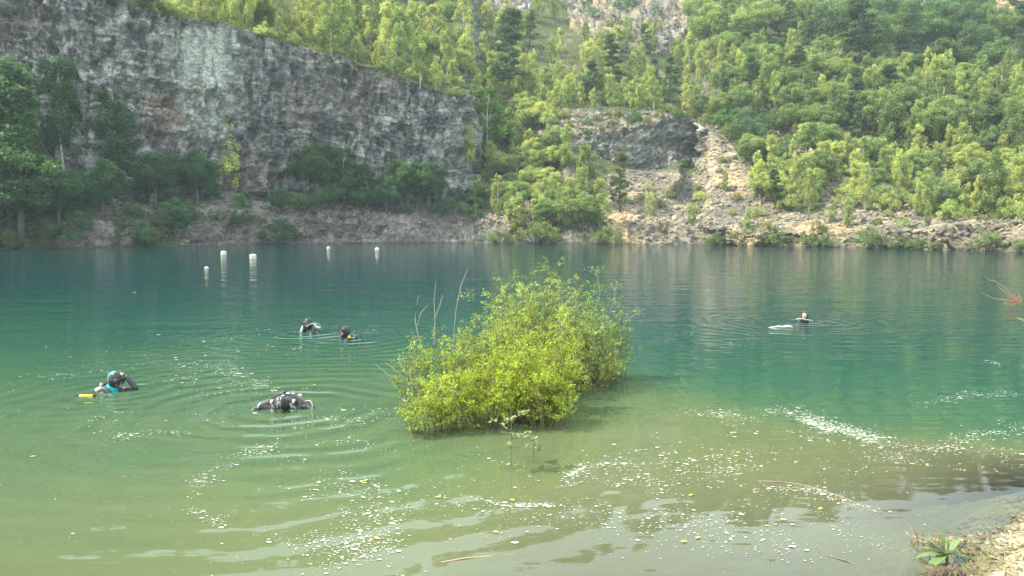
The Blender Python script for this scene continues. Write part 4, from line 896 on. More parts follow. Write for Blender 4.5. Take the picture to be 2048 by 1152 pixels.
ST = [([(300,745),(390,715),(470,740),(520,765),(400,770),(340,765)], 420, 42), ([(0,775),(150,745),(330,722)], 110, 14), ([(100,690),(350,690)], 40, 30), ([(430,680),(560,672),(600,658),(760,668)], 120, 16), ([(440,700),(520,690),(590,705)], 70, 14), ([(380,730),(470,735),(520,775)], 160, 14),
 ([(640,835),(720,830),(800,850)], 230, 20), ([(560,860),(700,850),(790,880)], 110, 26), ([(545,885),(480,925),(410,950),(392,1000),(400,1030),(450,1052)], 210, 7), ([(450,905),(560,915),(600,930)], 90, 16), ([(640,945),(700,975),(740,1010),(755,1060),(700,1100),(690,1150)], 520, 32), ([(600,1080),(700,1085),(780,1080)], 170, 28), ([(740,890),(650,880)], 40, 20),
 ([(1118,985),(1135,955),(1165,935),(1190,928)], 150, 7), ([(1140,950),(1165,938)], 90, 4), ([(1200,930),(1290,925),(1330,920)], 60, 12), ([(1375,832),(1480,832),(1580,820),(1660,850),(1740,875),(1830,900),(1900,895),(1960,870),(2060,852)], 900, 14), ([(1600,840),(1680,862),(1750,880)], 420, 9), ([(1480,850),(1620,870),(1800,930)], 260, 30),
 ([(1700,900),(1900,930),(2060,900)], 180, 30), ([(1860,810),(1950,785),(2040,790)], 120, 10), ([(1970,722),(2060,735)], 60, 8), ([(1440,690),(1520,672)], 40, 10), ([(1360,670),(1500,655)], 16, 8),
 ([(1100,1000),(1300,960),(1500,950),(1700,990)], 380, 70), ([(900,1000),(1100,1040),(1400,1060),(1700,1060)], 420, 60), ([(860,880),(1000,930),(1150,950)], 60, 25), ([(920,990),(960,1000),(1010,1012),(1100,1010)], 90, 3), ([(1440,945),(1500,935),(1560,945)], 170, 12), ([(1380,1050),(1600,1080),(1800,1090)], 120, 50), ([(1280,900),(1400,920),(1500,900)], 110, 30), ([(0,830),(300,850),(560,840)], 90, 30), ([(230,880),(300,860),(380,865)], 70, 8), ([(1500,980),(1600,975),(1700,1005),(1760,1030)], 170, 7), ([(1240,960),(1300,1000),(1400,1010)], 140, 40), ([(0,900),(200,1100),(700,1100)], 30, 120)]
ST = [(a_, int(n_ * 2.3), w_ * (1.5 if w_ > 5 else 1)) for a_, n_, w_ in ST]
allp = [path(*s) for s in ST]; px = np.concatenate([a[0] for a in allp]); row = np.concatenate([a[1] for a in allp])
row = np.clip(row, 600, 1200)
Yw = -H / slope(row); Xw = xat(px, row, Yw); dpt = depth(Xw, Yw)
inb = ~((px > 830) & (px < 1160) & (row < 880)) & (dpt > 0.03)
Xw, Yw = Xw[inb], Yw[inb]
# flecks gather in small rafts
kp = rng.uniform(size=len(Xw)) < 0.5 + 1.1 * vn(Xw / 0.35, Yw / 0.35, 0, 95); Xw, Yw = Xw[kp], Yw[kp]; dup = rng.choice([1, 1, 1, 2, 3], len(Xw)); Xr = np.repeat(Xw, dup) + rng.normal(0, 0.035, dup.sum()) * (np.repeat(dup, dup) > 1); Yr = np.repeat(Yw, dup) + rng.normal(0, 0.03, dup.sum()) * (np.repeat(dup, dup) > 1)
sz = np.clip(rng.lognormal(-5.75, 0.65, len(Xr)), 0.0014, 0.022) * (0.55 + Yr / 16)
V, Fq = blobs(np.stack([Xr, Yr], -1), sz, rng)
M_FOAM = simple('foam', (0.42, 0.43, 0.35), 0.7, 0.18, 6)
tag(link('foam_flecks', mesh_np('foam_flecks', V, Fq, M_FOAM)), 'pale foam flecks and pollen drifting in streaks on the water', 'foam', kind='stuff')
lp_ = [(1020,1000),(735,960),(1385,990),(1830,930),(1745,885),(1480,905),(870,995),(750,1075),(1400,1075),(1610,845),(265,585),(725,962),(1375,1085),(1640,1020),(985,1065),(60,915),(1560,1040),(1330,920)]
for (px, row) in lp_:
    X, Y = wpt(px, row); mb = MB(); an = random.uniform(0, 6.28)
    leaf_blade(mb, (0, 0, 0.008), (math.cos(an), math.sin(an), 0), 0.055 if row > 600 else 0.16, 0.018 if row > 600 else 0.06, 0.0)
    o = mb.build('floating_leaf', [M_YL] if 'M_YL' in globals() else [plain_leaf_mat('yellow_leaf', (0.55, 0.42, 0.08), 0.2)]); M_YL = o.data.materials[0]
    o.location = (X, Y, 0); tag(o, 'small yellow fallen leaf floating among the foam flecks', 'leaf', 'yellow leaves on the water')

# ------------------------------------------------------------------ buoys and floats
M_BUOY = simple('weathered_white_plastic', (0.60, 0.53, 0.43), 0.6, 0.25, 5); M_DIRT = simple('algae_band', (0.30, 0.27, 0.17), 0.8, 0.3, 12); M_ROPE = simple('rope', (0.30, 0.28, 0.2), 0.9, 0.3, 60)
for (px, row, wpx, hpx, kind, lab) in [(506, 518, 13, 12, 'b', 'biggest cream barrel buoy, the one closest to the nearest divers'), (447, 511, 11, 11, 'b', 'cream barrel buoy beside the biggest one, tilted and streaked brown'), (413, 538, 8, 6, 's', 'small white ball buoy nearest of all the buoys'),
                                 (657, 498, 7, 6, 's', 'small pale ball buoy in the middle of the row near the cliff'), (754, 500, 9, 6, 's', 'low pale buoy last in the row, nearest the bush')]:
    X, Y = wpt(px, row); w = wpx / F * Y / 2; h = hpx / F * Y * 0.8
    e = empty('buoy', (X, Y, 0)); tag(e, lab, 'buoy', 'white buoys on the far water'); e.rotation_euler = (0.05, 0.1 if px == 447 else 0.0, 0.3)
    mb = MB()
    if kind == 'b': prof = [(w * 0.75, -h * 0.6), (w * 0.97, -h * 0.5), (w, -h * 0.2), (w * 0.96, 0), (w, h * 0.25), (w * 0.97, h * 0.5), (w, h * 0.75), (w * 0.9, h * 0.93), (w * 0.6, h), (w * 0.1, h)]
    else: prof = [(w * math.cos(a_), h * 0.35 + h * 0.68 * math.sin(a_)) for a_ in np.linspace(-1.45, 1.5, 12)]
    mb.lathe(prof, 20); mb.build('float_body', M_BUOY, e)
    mb = MB(); mb.lathe([(w * 0.99, -0.03), (w * 1.02, -0.02), (w * 1.02, 0.035), (w * 0.99, 0.045)], 20); mb.build('stained_band', M_DIRT, e)
    mb = MB(); mb.tube([(w * 0.14 * math.cos(a_), 0, h + w * 0.1 + w * 0.14 * math.sin(a_)) for a_ in np.linspace(0, 6.28, 10)], w * 0.04, 5, False); mb.tube([(0, 0, -h * 0.5), (0.1, 0.1, -3)], 0.012, 5); mb.build('mooring_ring', M_ROPE, e)
M_YEL = simple('yellow_rubber', (0.80, 0.50, 0.03), 0.35, 0.15, 12); M_BLK = simple('black_neoprene', (0.022, 0.023, 0.026), 0.42, 0.3, 40, bump=0.15); M_CREAM = simple('cream_fabric', (0.62, 0.66, 0.46), 0.6, 0.1, 10)
X, Y = wpt(172, 792); e = empty('yellow_float', (X, Y, 0)); tag(e, 'yellow float with black ends lying awash beside the cyan-hooded diver', 'float')
mb = MB(); mb.tube([(-0.11, 0, 0.0), (-0.08, 0, 0.001), (-0.03, 0.0, 0.002), (0.03, 0, 0.0), (0.08, 0, 0.001), (0.11, 0, 0.0)], [0.014, 0.022, 0.024, 0.018, 0.023, 0.014], 12); mb.build('float_body', M_YEL, e)
mb = MB(); mb.tube([(-0.145, 0, 0.01), (-0.125, 0, 0.012), (-0.108, 0, 0.012)], [0.012, 0.02, 0.017], 10); mb.build('end_cap', M_BLK, e)
mb = MB(); mb.tube([(0.145, 0, 0.01), (0.125, 0, 0.012), (0.108, 0, 0.012)], [0.012, 0.02, 0.017], 10); mb.build('end_cap', M_BLK, e)
X, Y = wpt(1562, 655); e = empty('marker_tube', (X, Y, 0)); tag(e, 'limp cream marker tube floating flat beside the bare-faced swimmer', 'marker')
mb = MB(); mb.tube([(-0.30, 0, 0.0), (-0.18, 0.01, 0.008), (-0.06, 0, 0.022), (0.04, -0.01, 0.014), (0.14, 0, 0.024), (0.24, 0.01, 0.018), (0.29, 0, 0.0)], [0.008, 0.014, 0.026, 0.022, 0.03, 0.026, 0.010], 12)
mb.build('tube_body', M_CREAM, e); mb = MB(); mb.tube([(0.29, 0, 0), (0.42, 0.03, -0.03), (0.6, 0.08, -0.4)], 0.006, 5); mb.build('line', M_ROPE, e)

# ------------------------------------------------------------------ divers
M_SKIN = simple('skin', (0.56, 0.33, 0.24), 0.5, 0.10, 25); M_LIP = simple('lips', (0.34, 0.12, 0.10), 0.45, 0.1, 30)
M_CYAN = simple('cyan_neoprene', (0.02, 0.55, 0.62), 0.45, 0.12, 30); M_GREY = simple('pale_trim', (0.55, 0.56, 0.56), 0.5, 0.15, 20); M_STEEL = simple('chrome', (0.62, 0.64, 0.66), 0.22, 0.05, 20, metal=1.0)
M_WEB = simple('webbing', (0.045, 0.047, 0.05), 0.6, 0.3, 60); M_LENS = simple('mask_glass', (0.03, 0.045, 0.05), 0.05, 0.1, 5, spec=1.0); M_HAIR = simple('dark_hair', (0.03, 0.022, 0.018), 0.5, 0.3, 60)
M_WHITE = simple('eye_white', (0.7, 0.68, 0.64), 0.3, 0.05, 10)
SUIT = simple('wetsuit', (0.030, 0.032, 0.036), 0.5, 0.35, 25, bump=0.2)

def head_verts(scale=1.0, sub=5):
    bm = bmesh.new(); bmesh.ops.create_icosphere(bm, subdivisions=sub, radius=1.0)
    for v in bm.verts:
        x, y, z = v.co                                   # faces -y
        X_, Y_, Z_ = 0.076 * x, 0.097 * y, 0.118 * z
        jaw = max(0, -z); X_ *= 1 - 0.30 * jaw ** 1.6; Y_ *= 1 - 0.10 * jaw
        if y > 0: Z_ += 0.012 * y; X_ *= 1 + 0.04 * y
        f = max(0, -y)
        g = lambda cx, cz, sx, sz: math.exp(-((X_ - cx) / sx) ** 2 - ((Z_ - cz) / sz) ** 2) * (1 if y < 0 else 0)
        Y_ -= 0.026 * g(0, -0.014, 0.011, 0.018) + 0.012 * g(0, 0.005, 0.008, 0.018)      # nose
        Y_ += 0.011 * (g(0.031, 0.012, 0.015, 0.010) + g(-0.031, 0.012, 0.015, 0.010))    # sockets
        Y_ -= 0.005 * g(0, 0.031, 0.045, 0.009)                                         # brow
        Y_ -= 0.007 * (g(0, -0.047, 0.018, 0.005) + g(0, -0.058, 0.016, 0.005))             # lips
        Y_ += 0.004 * g(0, -0.052, 0.017, 0.0022)
        Y_ -= 0.010 * g(0, -0.088, 0.02, 0.014)                                         # chin
        Y_ -= 0.004 * (g(0.04, -0.02, 0.018, 0.018) + g(-0.04, -0.02, 0.018, 0.018))
        v.co = Vector((X_, Y_, Z_)) * scale
    return bm

def hand_nodes(base, d, up, side, curl=0.5):
    """five finger chains from a wrist; returns lists of (points, radii)"""
    d = Vector(d).normalized(); up = (Vector(up) - d * Vector(up).dot(d)).normalized(); s = d.cross(up) * side
    palm = base + d * 0.085; ch = [([base, base + d * 0.04, palm], [0.026, 0.034, 0.034])]
    for k, ln in enumerate((0.070, 0.080, 0.075, 0.058)):
        o = s * (0.030 - 0.020 * k); p0 = base + d * 0.05 + o * 0.8; p1 = palm + o; p2 = p1 + (d * math.cos(curl * 0.6) - up * math.sin(curl * 0.6)) * ln * 0.5; p3 = p2 + (d * math.cos(curl * 1.5) - up * math.sin(curl * 1.5)) * ln * 0.5
        ch.append(([p0, p1, p2, p3], [0.012, 0.0115, 0.0105, 0.009]))
    t0 = base + d * 0.03 + s * 0.022; t1 = base + d * 0.055 + s * 0.052 - up * 0.01; t2 = t1 + (d * 0.7 + s * 0.3 - up * 0.4).normalized() * 0.036
    ch.append(([t0, t1, t2], [0.014, 0.0125, 0.010])); return ch

def make_person(key, px, row, rz, lab, HM, arms, torso_tilt, lift, glove=True, hood_kind='black'):
    """HM: head matrix in the person's frame; arms: (elbow, wrist, handdir) per side; torso hangs from the neck"""
    X, Y = wpt(px, row); e = empty('person', (X, Y, 0), rz); tag(e, lab, 'person', 'divers in the lake')
    hc = HM.translation; down = Vector((0, math.sin(torso_tilt), -math.cos(torso_tilt))); fw = Vector((0, -math.cos(torso_tilt), -math.sin(torso_tilt)))
    nb = HM @ Vector((0, 0.03, -0.16)) ; nb = Vector((0, nb.y * 0.6 + hc.y * 0.4 + 0.03, min(nb.z, hc.z - 0.1))) if torso_tilt < 0.6 else HM @ Vector((0, 0.04, -0.17))
    chest = nb + down * 0.20; waist = nb + down * 0.43; pel = nb + down * 0.58
    vs = [pel, waist, chest, nb, HM @ Vector((0, 0.015, -0.06))]; rd = [0.155, 0.14, 0.165, 0.075, 0.06]; ed = [(0, 1), (1, 2), (2, 3), (3, 4)]
    SX = Vector((1, 0, 0))
    for s in (-1, 1):
        sh = nb + down * 0.055 + SX * s * 0.175; el, wr, hd = arms[0 if s < 0 else 1]
        o = len(vs); vs += [nb + down * 0.05 + SX * s * 0.08, sh, sh.lerp(el, 0.5), el, el.lerp(wr, 0.5), wr]; rd += [0.085, 0.072, 0.058, 0.047, 0.043, 0.030]
        ed += [(2, o), (o, o + 1), (o + 1, o + 2), (o + 2, o + 3), (o + 3, o + 4), (o + 4, o + 5)]
        hp = pel + down * 0.08 + SX * s * 0.10; kn = hp + down * 0.42 + fw * 0.10; an = kn + down * 0.40 - fw * 0.18; tt = an + fw * 0.05 + down * 0.16
        o = len(vs); vs += [hp, kn, an, tt]; rd += [0.095, 0.062, 0.042, 0.035]; ed += [(0, o), (o, o + 1), (o + 1, o + 2), (o + 2, o + 3)]
    def skinned(vs, ed, rd, sub=2):
        me = bpy.data.meshes.new('tmp'); me.from_pydata([tuple(v) for v in vs], ed, []); ob = bpy.data.objects.new('tmp', me); COL.objects.link(ob)
        md = ob.modifiers.new('s', 'SKIN'); sm = ob.modifiers.new('u', 'SUBSURF'); sm.levels = sub; sm.render_levels = sub
        for i, r in enumerate(rd): me.skin_vertices[0].data[i].radius = (r, r * 0.82 if i < 3 and len(rd) > 8 else r)
        me.skin_vertices[0].data[0].use_root = True
        dg = bpy.context.evaluated_depsgraph_get(); m2 = bpy.data.meshes.new_from_object(ob.evaluated_get(dg)); bpy.data.objects.remove(ob); return m2
    bm = bmesh.new(); bm.from_mesh(skinned(vs, ed, rd))
    for s in (0, 1):
        el, wr, hd = arms[s]
        for pts, rr in hand_nodes(wr, hd, (0, 0.2, 1), -1 if s == 0 else 1, 0.7):
            bm.from_mesh(skinned(pts, [(i, i + 1) for i in range(len(pts) - 1)], rr, 1))
    hb = head_verts(); hb.transform(HM); tm = bpy.data.meshes.new('t'); hb.to_mesh(tm); bm.from_mesh(tm)
    me = bpy.data.meshes.new('body'); bm.to_mesh(me); ob = bpy.data.objects.new('tmpb', me); COL.objects.link(ob)
    md = ob.modifiers.new('r', 'REMESH'); md.mode = 'VOXEL'; md.voxel_size = 0.0065; md.use_smooth_shade = True
    dg = bpy.context.evaluated_depsgraph_get(); m2 = bpy.data.meshes.new_from_object(ob.evaluated_get(dg)); bpy.data.objects.remove(ob); m2.name = 'body'
    for q in (SUIT, M_SKIN, M_LIP, M_BLK): m2.materials.append(q)
    HI = HM.inverted(); n = len(m2.polygons); cen = np.empty(n * 3); m2.polygons.foreach_get('center', cen); cen = cen.reshape(-1, 3)
    A = np.array(HI); loc = cen @ A[:3, :3].T + A[:3, 3]
    mi = np.zeros(n, int); onhead = (np.abs(loc[:, 0]) < 0.09) & (np.abs(loc[:, 1]) < 0.13) & (loc[:, 2] > -0.125) & (loc[:, 2] < 0.14)
    mi[onhead] = 1; lips = onhead & (np.abs(loc[:, 0]) < 0.022) & (np.abs(loc[:, 2] + 0.052) < 0.009) & (loc[:, 1] < -0.07); mi[lips] = 2
    for k in (0, 1):      # gloves
        w0 = np.array(arms[k][1]); dv = np.array(Vector(arms[k][2]).normalized()); tt_ = np.clip((cen - w0) @ dv, -0.02, 0.2); dd_ = np.linalg.norm(cen - w0 - tt_[:, None] * dv, axis=1)
        mi[(dd_ < 0.062) & ((cen - w0) @ dv > -0.02) & ((np.abs(loc[:, 0]) > 0.078) | (loc[:, 1] < -0.088) | (loc[:, 2] > 0.118) | ~onhead)] = 3
    m2.polygons.foreach_set('material_index', mi.astype(np.int32)); m2.polygons.foreach_set('use_smooth', [True] * n); m2.update()
    link('body', m2, e)
    # hood
    hb = head_verts(1.075, 4); kill = [f for f in hb.faces if (lambda c: c.y < -0.045 and abs(c.x) < 0.058 and -0.085 < c.z < 0.062 and (c.x / 0.058) ** 2 + ((c.z + 0.012) / 0.076) ** 2 < 1)(f.calc_center_median())]
    bmesh.ops.delete(hb, geom=kill, context='FACES')
    for f in hb.faces:
        c = f.calc_center_median(); f.smooth = True
        if hood_kind == 'cyan': f.material_index = 1 if (c.y > 0.052 or (c.z > 0.09 and c.y > 0.0)) and not (abs(c.z - 0.03) < 0.008) else 0
        elif hood_kind == 'striped': f.material_index = 2 if (abs(abs(c.x) - 0.017) < 0.0022 and c.z > 0.03) else 0
    hb.transform(HM); hm = bpy.data.meshes.new('hood'); hb.to_mesh(hm)
    for q in (M_BLK, M_CYAN, M_GREY): hm.materials.append(q)
    ho = link('hood', hm, e); so_ = ho.modifiers.new('t', 'SOLIDIFY'); so_.thickness = 0.006; so_.offset = 1
    mb = MB(); nk = HM @ Vector((0, 0.01, -0.08)); mb.tube([nk, nk.lerp(nb, 0.6), nb + down * 0.02], [0.078, 0.078, 0.115], 18, False); mb.build('hood_collar', M_CYAN if hood_kind == 'cyan' else M_BLK, ho)
    if glove:
        wz = [(arms[k][1], Vector(arms[k][2]).normalized()) for k in (0, 1)]
    for s in (-1, 1):   # eyes
        mb = MB(); c = HM @ Vector((s * 0.031, -0.078, 0.012)); mb.lathe([(0.0118 * math.cos(a_), 0.0118 * math.sin(a_)) for a_ in np.linspace(-1.5, 1.5, 8)], 10, Matrix.Translation(c)); mb.build('eye', M_WHITE, e)
    return e, nb, down, HM

def mask_on(e, HM, up=0.0, tilt=0.0):
    M = HM @ Matrix.Translation((0, -0.104, 0.012 + up)) @ Matrix.Rotation(tilt, 4, 'X')
    def ring(w, h, y, k=20): return [M @ Vector((w * math.copysign(abs(math.cos(a)) ** 0.6, math.cos(a)), y, h * math.copysign(abs(math.sin(a)) ** 0.6, math.sin(a)))) for a in [2 * math.pi * i / k for i in range(k)]]
    mb = MB(); a = ring(0.084, 0.045, 0.045); b = ring(0.088, 0.048, -0.012); c = ring(0.078, 0.038, -0.016); K = 20; V = a + b + c
    mb.add(V, [(j * K + i, j * K + (i + 1) % K, (j + 1) * K + (i + 1) % K, (j + 1) * K + i) for j in range(2) for i in range(K)])
    fr = mb.build('mask', M_BLK, e); mb = MB(); mb.add(ring(0.078, 0.038, -0.012), [tuple(range(K))]); mb.build('lens', M_LENS, fr)
    mb = MB(); mb.tube([HM @ Vector((0.088 * math.cos(a), 0.0 + 0.112 * math.sin(a), 0.014 + up * 0.8)) for a in np.linspace(-0.5, math.pi + 0.5, 14)], 0.006, 6, False); mb.build('strap', M_WEB, fr)
def regulator(e, c, d, mat=M_BLK, r=0.033, name='regulator'):
    M = Matrix.Translation(c) @ Vector(d).to_track_quat('Z', 'Y').to_matrix().to_4x4(); mb = MB()
    mb.lathe([(0.012, -0.03), (0.018, -0.022), (r * 0.9, -0.014), (r, 0.0), (r * 0.96, 0.012), (r * 0.6, 0.018), (0.004, 0.02)], 16, M); return mb.build(name, mat, e)
def hose(e, pts, r, mat, name='hose'):
    P_ = [Vector(p) for p in pts]; fine = []
    for i in range(len(P_) - 1):
        a, b, c, d = P_[max(i - 1, 0)], P_[i], P_[i + 1], P_[min(i + 2, len(P_) - 1)]
        for k in range(6):
            t = k / 6; fine.append(0.5 * ((2 * b) + (c - a) * t + (2 * a - 5 * b + 4 * c - d) * t * t + (3 * b - a - 3 * c + d) * t ** 3))
    fine.append(P_[-1]); mb = MB(); mb.tube(fine, r, 8); return mb.build(name, mat, e)
def vest(e, nb, down, mat=M_WEB, trim=M_GREY, w=0.125, rr=0.045):
    for s in (-1, 1):
        mb = MB(); f = Vector((0, -1, 0)); back = Vector((0, 1, 0))
        mb.tube([nb + Vector((s * w, 0, 0)) + back * 0.13 + down * 0.18, nb + Vector((s * w, 0, 0)) + back * 0.10 + down * 0.02, nb + Vector((s * w, 0, 0.035)), nb + Vector((s * w, 0, 0)) + f * 0.11 + down * 0.04, nb + Vector((s * w, 0, 0)) + f * 0.15 + down * 0.22], [rr, rr, rr * 0.85, rr, rr * 1.2], 10)
        st = mb.build('vest_strap', mat, e); mb = MB(); c = nb + Vector((s * w, 0, 0)) + f * 0.155 + down * 0.05
        mb.lathe([(0.016, -0.006), (0.02, 0), (0.016, 0.006), (0.009, 0.005)], 12, Matrix.Translation(c) @ Matrix.Rotation(math.pi / 2, 4, 'X')); mb.build('ring', M_STEEL, st)
def tank(e, top, axis_, valve_up=True, knob=M_BLK):
    ax = Vector(axis_).normalized(); M = Matrix.Translation(top) @ ax.to_track_quat('-Z', 'Y').to_matrix().to_4x4(); mb = MB()
    mb.lathe([(0.02, 0.0), (0.05, -0.01), (0.08, -0.04), (0.09, -0.09), (0.09, -0.55), (0.07, -0.6), (0.01, -0.61)], 18, M); t = mb.build('tank', M_GREY, e)
    mb = MB(); mb.lathe([(0.018, -0.005), (0.02, 0.03), (0.015, 0.05), (0.012, 0.06)], 12, M); mb.tube([M @ Vector((0, 0, 0.03)), M @ Vector((0.05, 0, 0.035))], 0.012, 8); mb.build('valve', M_STEEL, t)
    mb = MB(); mb.tube([M @ Vector((0.05, 0, 0.035)), M @ Vector((0.085, 0, 0.037))], [0.02, 0.022], 12); mb.build('valve_knob', knob, t)

R3 = lambda ax, ay, az: Euler((ax, ay, az), 'XYZ').to_matrix().to_4x4()
V3 = Vector
# cyan-hooded diver, arm up over the head, facing right
hm = Matrix.Translation((0.0, -0.02, 0.165)) @ R3(0.25, 0, 0)
e, nb, dn, hm = make_person('a', 228, 781, math.radians(72), 'diver in black and cyan hood gripping the head with one raised arm', hm,
    [(V3((-0.34, -0.22, -0.10)), V3((-0.45, -0.42, -0.22)), V3((-0.3, -1, -0.3))), (V3((0.14, -0.30, 0.015)), V3((0.085, -0.135, 0.225)), V3((-0.45, 0.75, 0.25)))], 0.15, 0, hood_kind='cyan')
mask_on(e, hm); vest(e, nb, dn); tank(e, nb + V3((0, 0.2, 0.02)), dn); hose(e, [nb + V3((0, 0.2, 0.05)), nb + V3((0.18, 0.12, 0.08)), nb + V3((0.22, -0.1, 0.02)), nb + V3((0.12, -0.2, -0.12))], 0.007, M_BLK)
# standing masked diver
hm = Matrix.Translation((0, -0.02, 0.205)) @ R3(0.05, 0, 0)
e, nb, dn, hm = make_person('b', 618, 664, math.radians(-22), 'diver in black hood and mask upright with hose looping beside the head', hm,
    [(V3((-0.36, -0.12, -0.10)), V3((-0.42, -0.34, -0.03)), V3((-0.4, -1, 0.0))), (V3((0.36, -0.1, -0.10)), V3((0.5, -0.28, -0.06)), V3((0.6, -1, -0.05)))], 0.08, 0)
mask_on(e, hm); regulator(e, hm @ V3((0, -0.145, -0.055)), hm.to_3x3() @ V3((0, -1, -0.1))); vest(e, nb, dn, M_WEB, rr=0.06); tank(e, nb + V3((0, 0.2, 0.05)), dn)
hose(e, [hm @ V3((0.03, -0.14, -0.055)), V3((0.17, -0.1, 0.22)), V3((0.27, 0.0, 0.20)), V3((0.24, 0.12, 0.10)), nb + V3((0.03, 0.2, 0.08))], 0.008, M_GREY)
mb = MB(); mb.tube([nb + V3((-0.12, -0.10, 0.10)), nb + V3((-0.13, -0.13, 0.02)), nb + V3((-0.13, -0.14, -0.08))], [0.022, 0.03, 0.03], 10); mb.build('pale_chest_pad', M_GREY, e)
# diver with bare mouth, mask, yellow regulator
hm = Matrix.Translation((0, -0.02, 0.165)) @ R3(-0.35, 0, 0)
e, nb, dn, hm = make_person('c', 692, 679, math.radians(-48), 'diver with mask over the eyes, bare open mouth and yellow spare regulator', hm,
    [(V3((-0.36, -0.16, -0.12)), V3((-0.5, -0.34, -0.16)), V3((-0.5, -1, 0.0))), (V3((0.36, -0.1, -0.14)), V3((0.4, -0.34, -0.2)), V3((0.2, -1, -0.1)))], 0.3, 0)
mask_on(e, hm, 0.012); vest(e, nb, dn); tank(e, nb + V3((0, 0.22, -0.02)), dn)
hose(e, [V3((0.13, 0.03, 0.09)), V3((0.2, 0.12, 0.16)), V3((0.27, 0.2, 0.12)), V3((0.28, 0.24, -0.05))], 0.008, M_BLK)
regulator(e, V3((0.14, 0.0, 0.065)), V3((0.6, -0.7, 0.2)), M_YEL, 0.036, 'spare_regulator')
# diver face down towards the camera
hm = Matrix.Translation((0, -0.14, 0.085)) @ R3(0.92, 0, 0)
e, nb, dn, hm = make_person('d', 566, 818, math.radians(4), 'diver bending face down in striped black hood, shoulders and tank valves awash', hm,
    [(V3((-0.34, 0.02, 0.025)), V3((-0.46, -0.08, -0.08)), V3((-0.6, -1, -0.2))), (V3((0.34, 0.02, 0.02)), V3((0.46, -0.08, -0.08)), V3((0.6, -1, -0.2)))], 1.15, 0, hood_kind='striped')
vest(e, nb, dn, M_WEB, rr=0.055)
mb = MB(); mb.tube([V3((-0.40, 0.03, -0.03)), V3((-0.31, 0.06, 0.035)), V3((-0.18, 0.10, 0.075)), V3((-0.05, 0.12, 0.095)), V3((0.08, 0.12, 0.095)), V3((0.2, 0.10, 0.075)), V3((0.32, 0.06, 0.035)), V3((0.41, 0.03, -0.03))], [0.03, 0.052, 0.06, 0.062, 0.062, 0.06, 0.052, 0.03], 12); mb.build('vest_bladder', M_WEB, e)
tank(e, nb + V3((0.0, 0.18, 0.12)), V3((0, 0.75, -0.65)))
for (dx, dz, mm) in [(-0.01, 0.165, M_BLK), (0.105, 0.13, M_CREAM), (0.2, 0.115, M_CREAM)]:
    mb = MB(); b = nb + V3((dx, 0.16, dz - 0.03)); mb.tube([b, b + V3((0, 0, 0.03))], [0.012, 0.012], 8); mb.lathe([(0.012, 0.03), (0.024, 0.035), (0.026, 0.055), (0.018, 0.066), (0.003, 0.068)], 12, Matrix.Translation(b)); mb.build('valve_knob', mm, e)
hose(e, [V3((-0.30, 0.1, 0.03)), V3((-0.2, 0.08, 0.12)), V3((-0.06, 0.10, 0.18)), V3((0.1, 0.08, 0.175)), V3((0.2, 0.03, 0.12)), V3((0.24, -0.06, -0.02))], 0.009, M_BLK)
hose(e, [V3((0.1, 0.14, 0.17)), V3((0.17, 0.05, 0.19)), V3((0.235, -0.02, 0.12)), V3((0.25, -0.08, -0.03))], 0.008, M_WEB)
hose(e, [V3((0.28, 0.06, 0.09)), V3((0.36, 0.0, 0.11)), V3((0.40, -0.04, 0.06)), V3((0.395, -0.06, -0.03))], 0.005, M_GREY)
for s in (-1, 1):
    mb = MB(); mb.tube([V3((s * 0.16, 0.06, 0.105)), V3((s * 0.145, 0.0, 0.115)), V3((s * 0.15, -0.05, 0.095))], [0.014, 0.019, 0.014], 10); mb.build('pale_shoulder_pad', M_CREAM, e)
mb = MB(); mb.tube([V3((-0.3, 0.01, 0.085)), V3((-0.315, -0.03, 0.07)), V3((-0.325, -0.065, 0.03))], 0.009, 6); mb.build('arm_stripe', M_GREY, e)
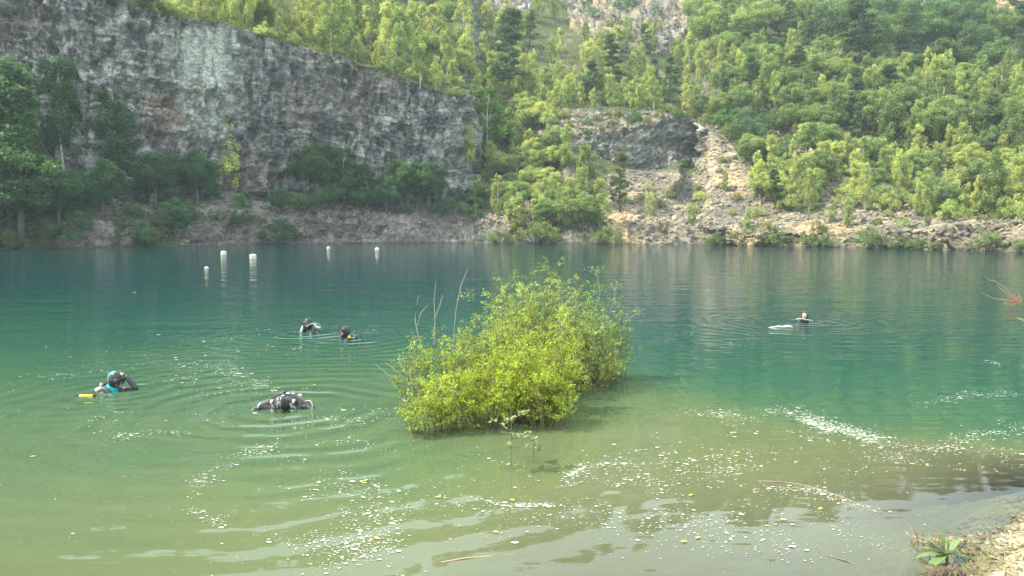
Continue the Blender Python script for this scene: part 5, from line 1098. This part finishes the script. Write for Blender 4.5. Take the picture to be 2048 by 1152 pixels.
mb = MB(); c = V3((0.165, -0.13, 0.03)); mb.tube([c + V3((0.032 * math.cos(a_), -0.01, 0.032 * math.sin(a_))) for a_ in np.linspace(0, 6.28, 16)], 0.004, 5, False); mb.build('gauge_ring', M_STEEL, e)
mb = MB(); c = hm @ V3((0, -0.02, 0.131)); mb.tube([c + hm.to_3x3() @ V3((0.012 * math.cos(a_), 0.012 * math.sin(a_), 0)) for a_ in np.linspace(0, 6.28, 12)], 0.003, 5, False); mb.build('hood_tag', M_GREY, e)
# swimmer on the right leaning back
hm = Matrix.Translation((0, 0.0, 0.15)) @ R3(-0.45, 0, 0)
e, nb, dn, hm = make_person('e', 1609, 644, math.radians(-25), 'bare-faced swimmer in dark hood and suit leaning back with arms spread', hm,
    [(V3((-0.38, -0.02, -0.03)), V3((-0.6, -0.16, -0.05)), V3((-1, -0.4, 0.0))), (V3((0.38, -0.02, -0.04)), V3((0.6, -0.12, -0.07)), V3((1, -0.4, 0.0)))], 0.35, 0)
vest(e, nb, dn); hose(e, [V3((-0.2, -0.08, 0.07)), V3((-0.1, -0.14, 0.10)), V3((0.02, -0.15, 0.085)), V3((0.14, -0.09, 0.06)), V3((0.2, 0.0, 0.01))], 0.008, M_CREAM)
regulator(e, V3((0.03, -0.15, 0.055)), V3((0.1, -1, 0.1)), M_BLK, 0.028)

# ------------------------------------------------------------------ haze
bm = bmesh.new(); bmesh.ops.create_cube(bm, size=1.0)
me = bpy.data.meshes.new('haze'); bm.to_mesh(me); me.materials.append(None)
m, out, N, L = nmat('haze'); pv = N('ShaderNodeVolumePrincipled'); pv.inputs['Color'].default_value = (0.78, 0.93, 1.0, 1); pv.inputs['Density'].default_value = 0.0003; pv.inputs['Anisotropy'].default_value = 0.0
L(pv.outputs[0], out.inputs['Volume']); me.materials[0] = m
lo = np.array([min(P[..., 0].min(), -300) - 5, -90, -16.0]); hi = np.array([max(P[..., 0].max(), 300) + 5, P[..., 1].max() + 8, P[..., 2].max() + 16])
o = link('haze', me); o.location = tuple((lo + hi) / 2); o.scale = tuple(hi - lo); tag(o, 'thin pale haze in the air over the whole quarry', 'haze', kind='stuff')
print('things', len([o for o in SC.objects if o.parent is None]), 'extent', lo, hi)
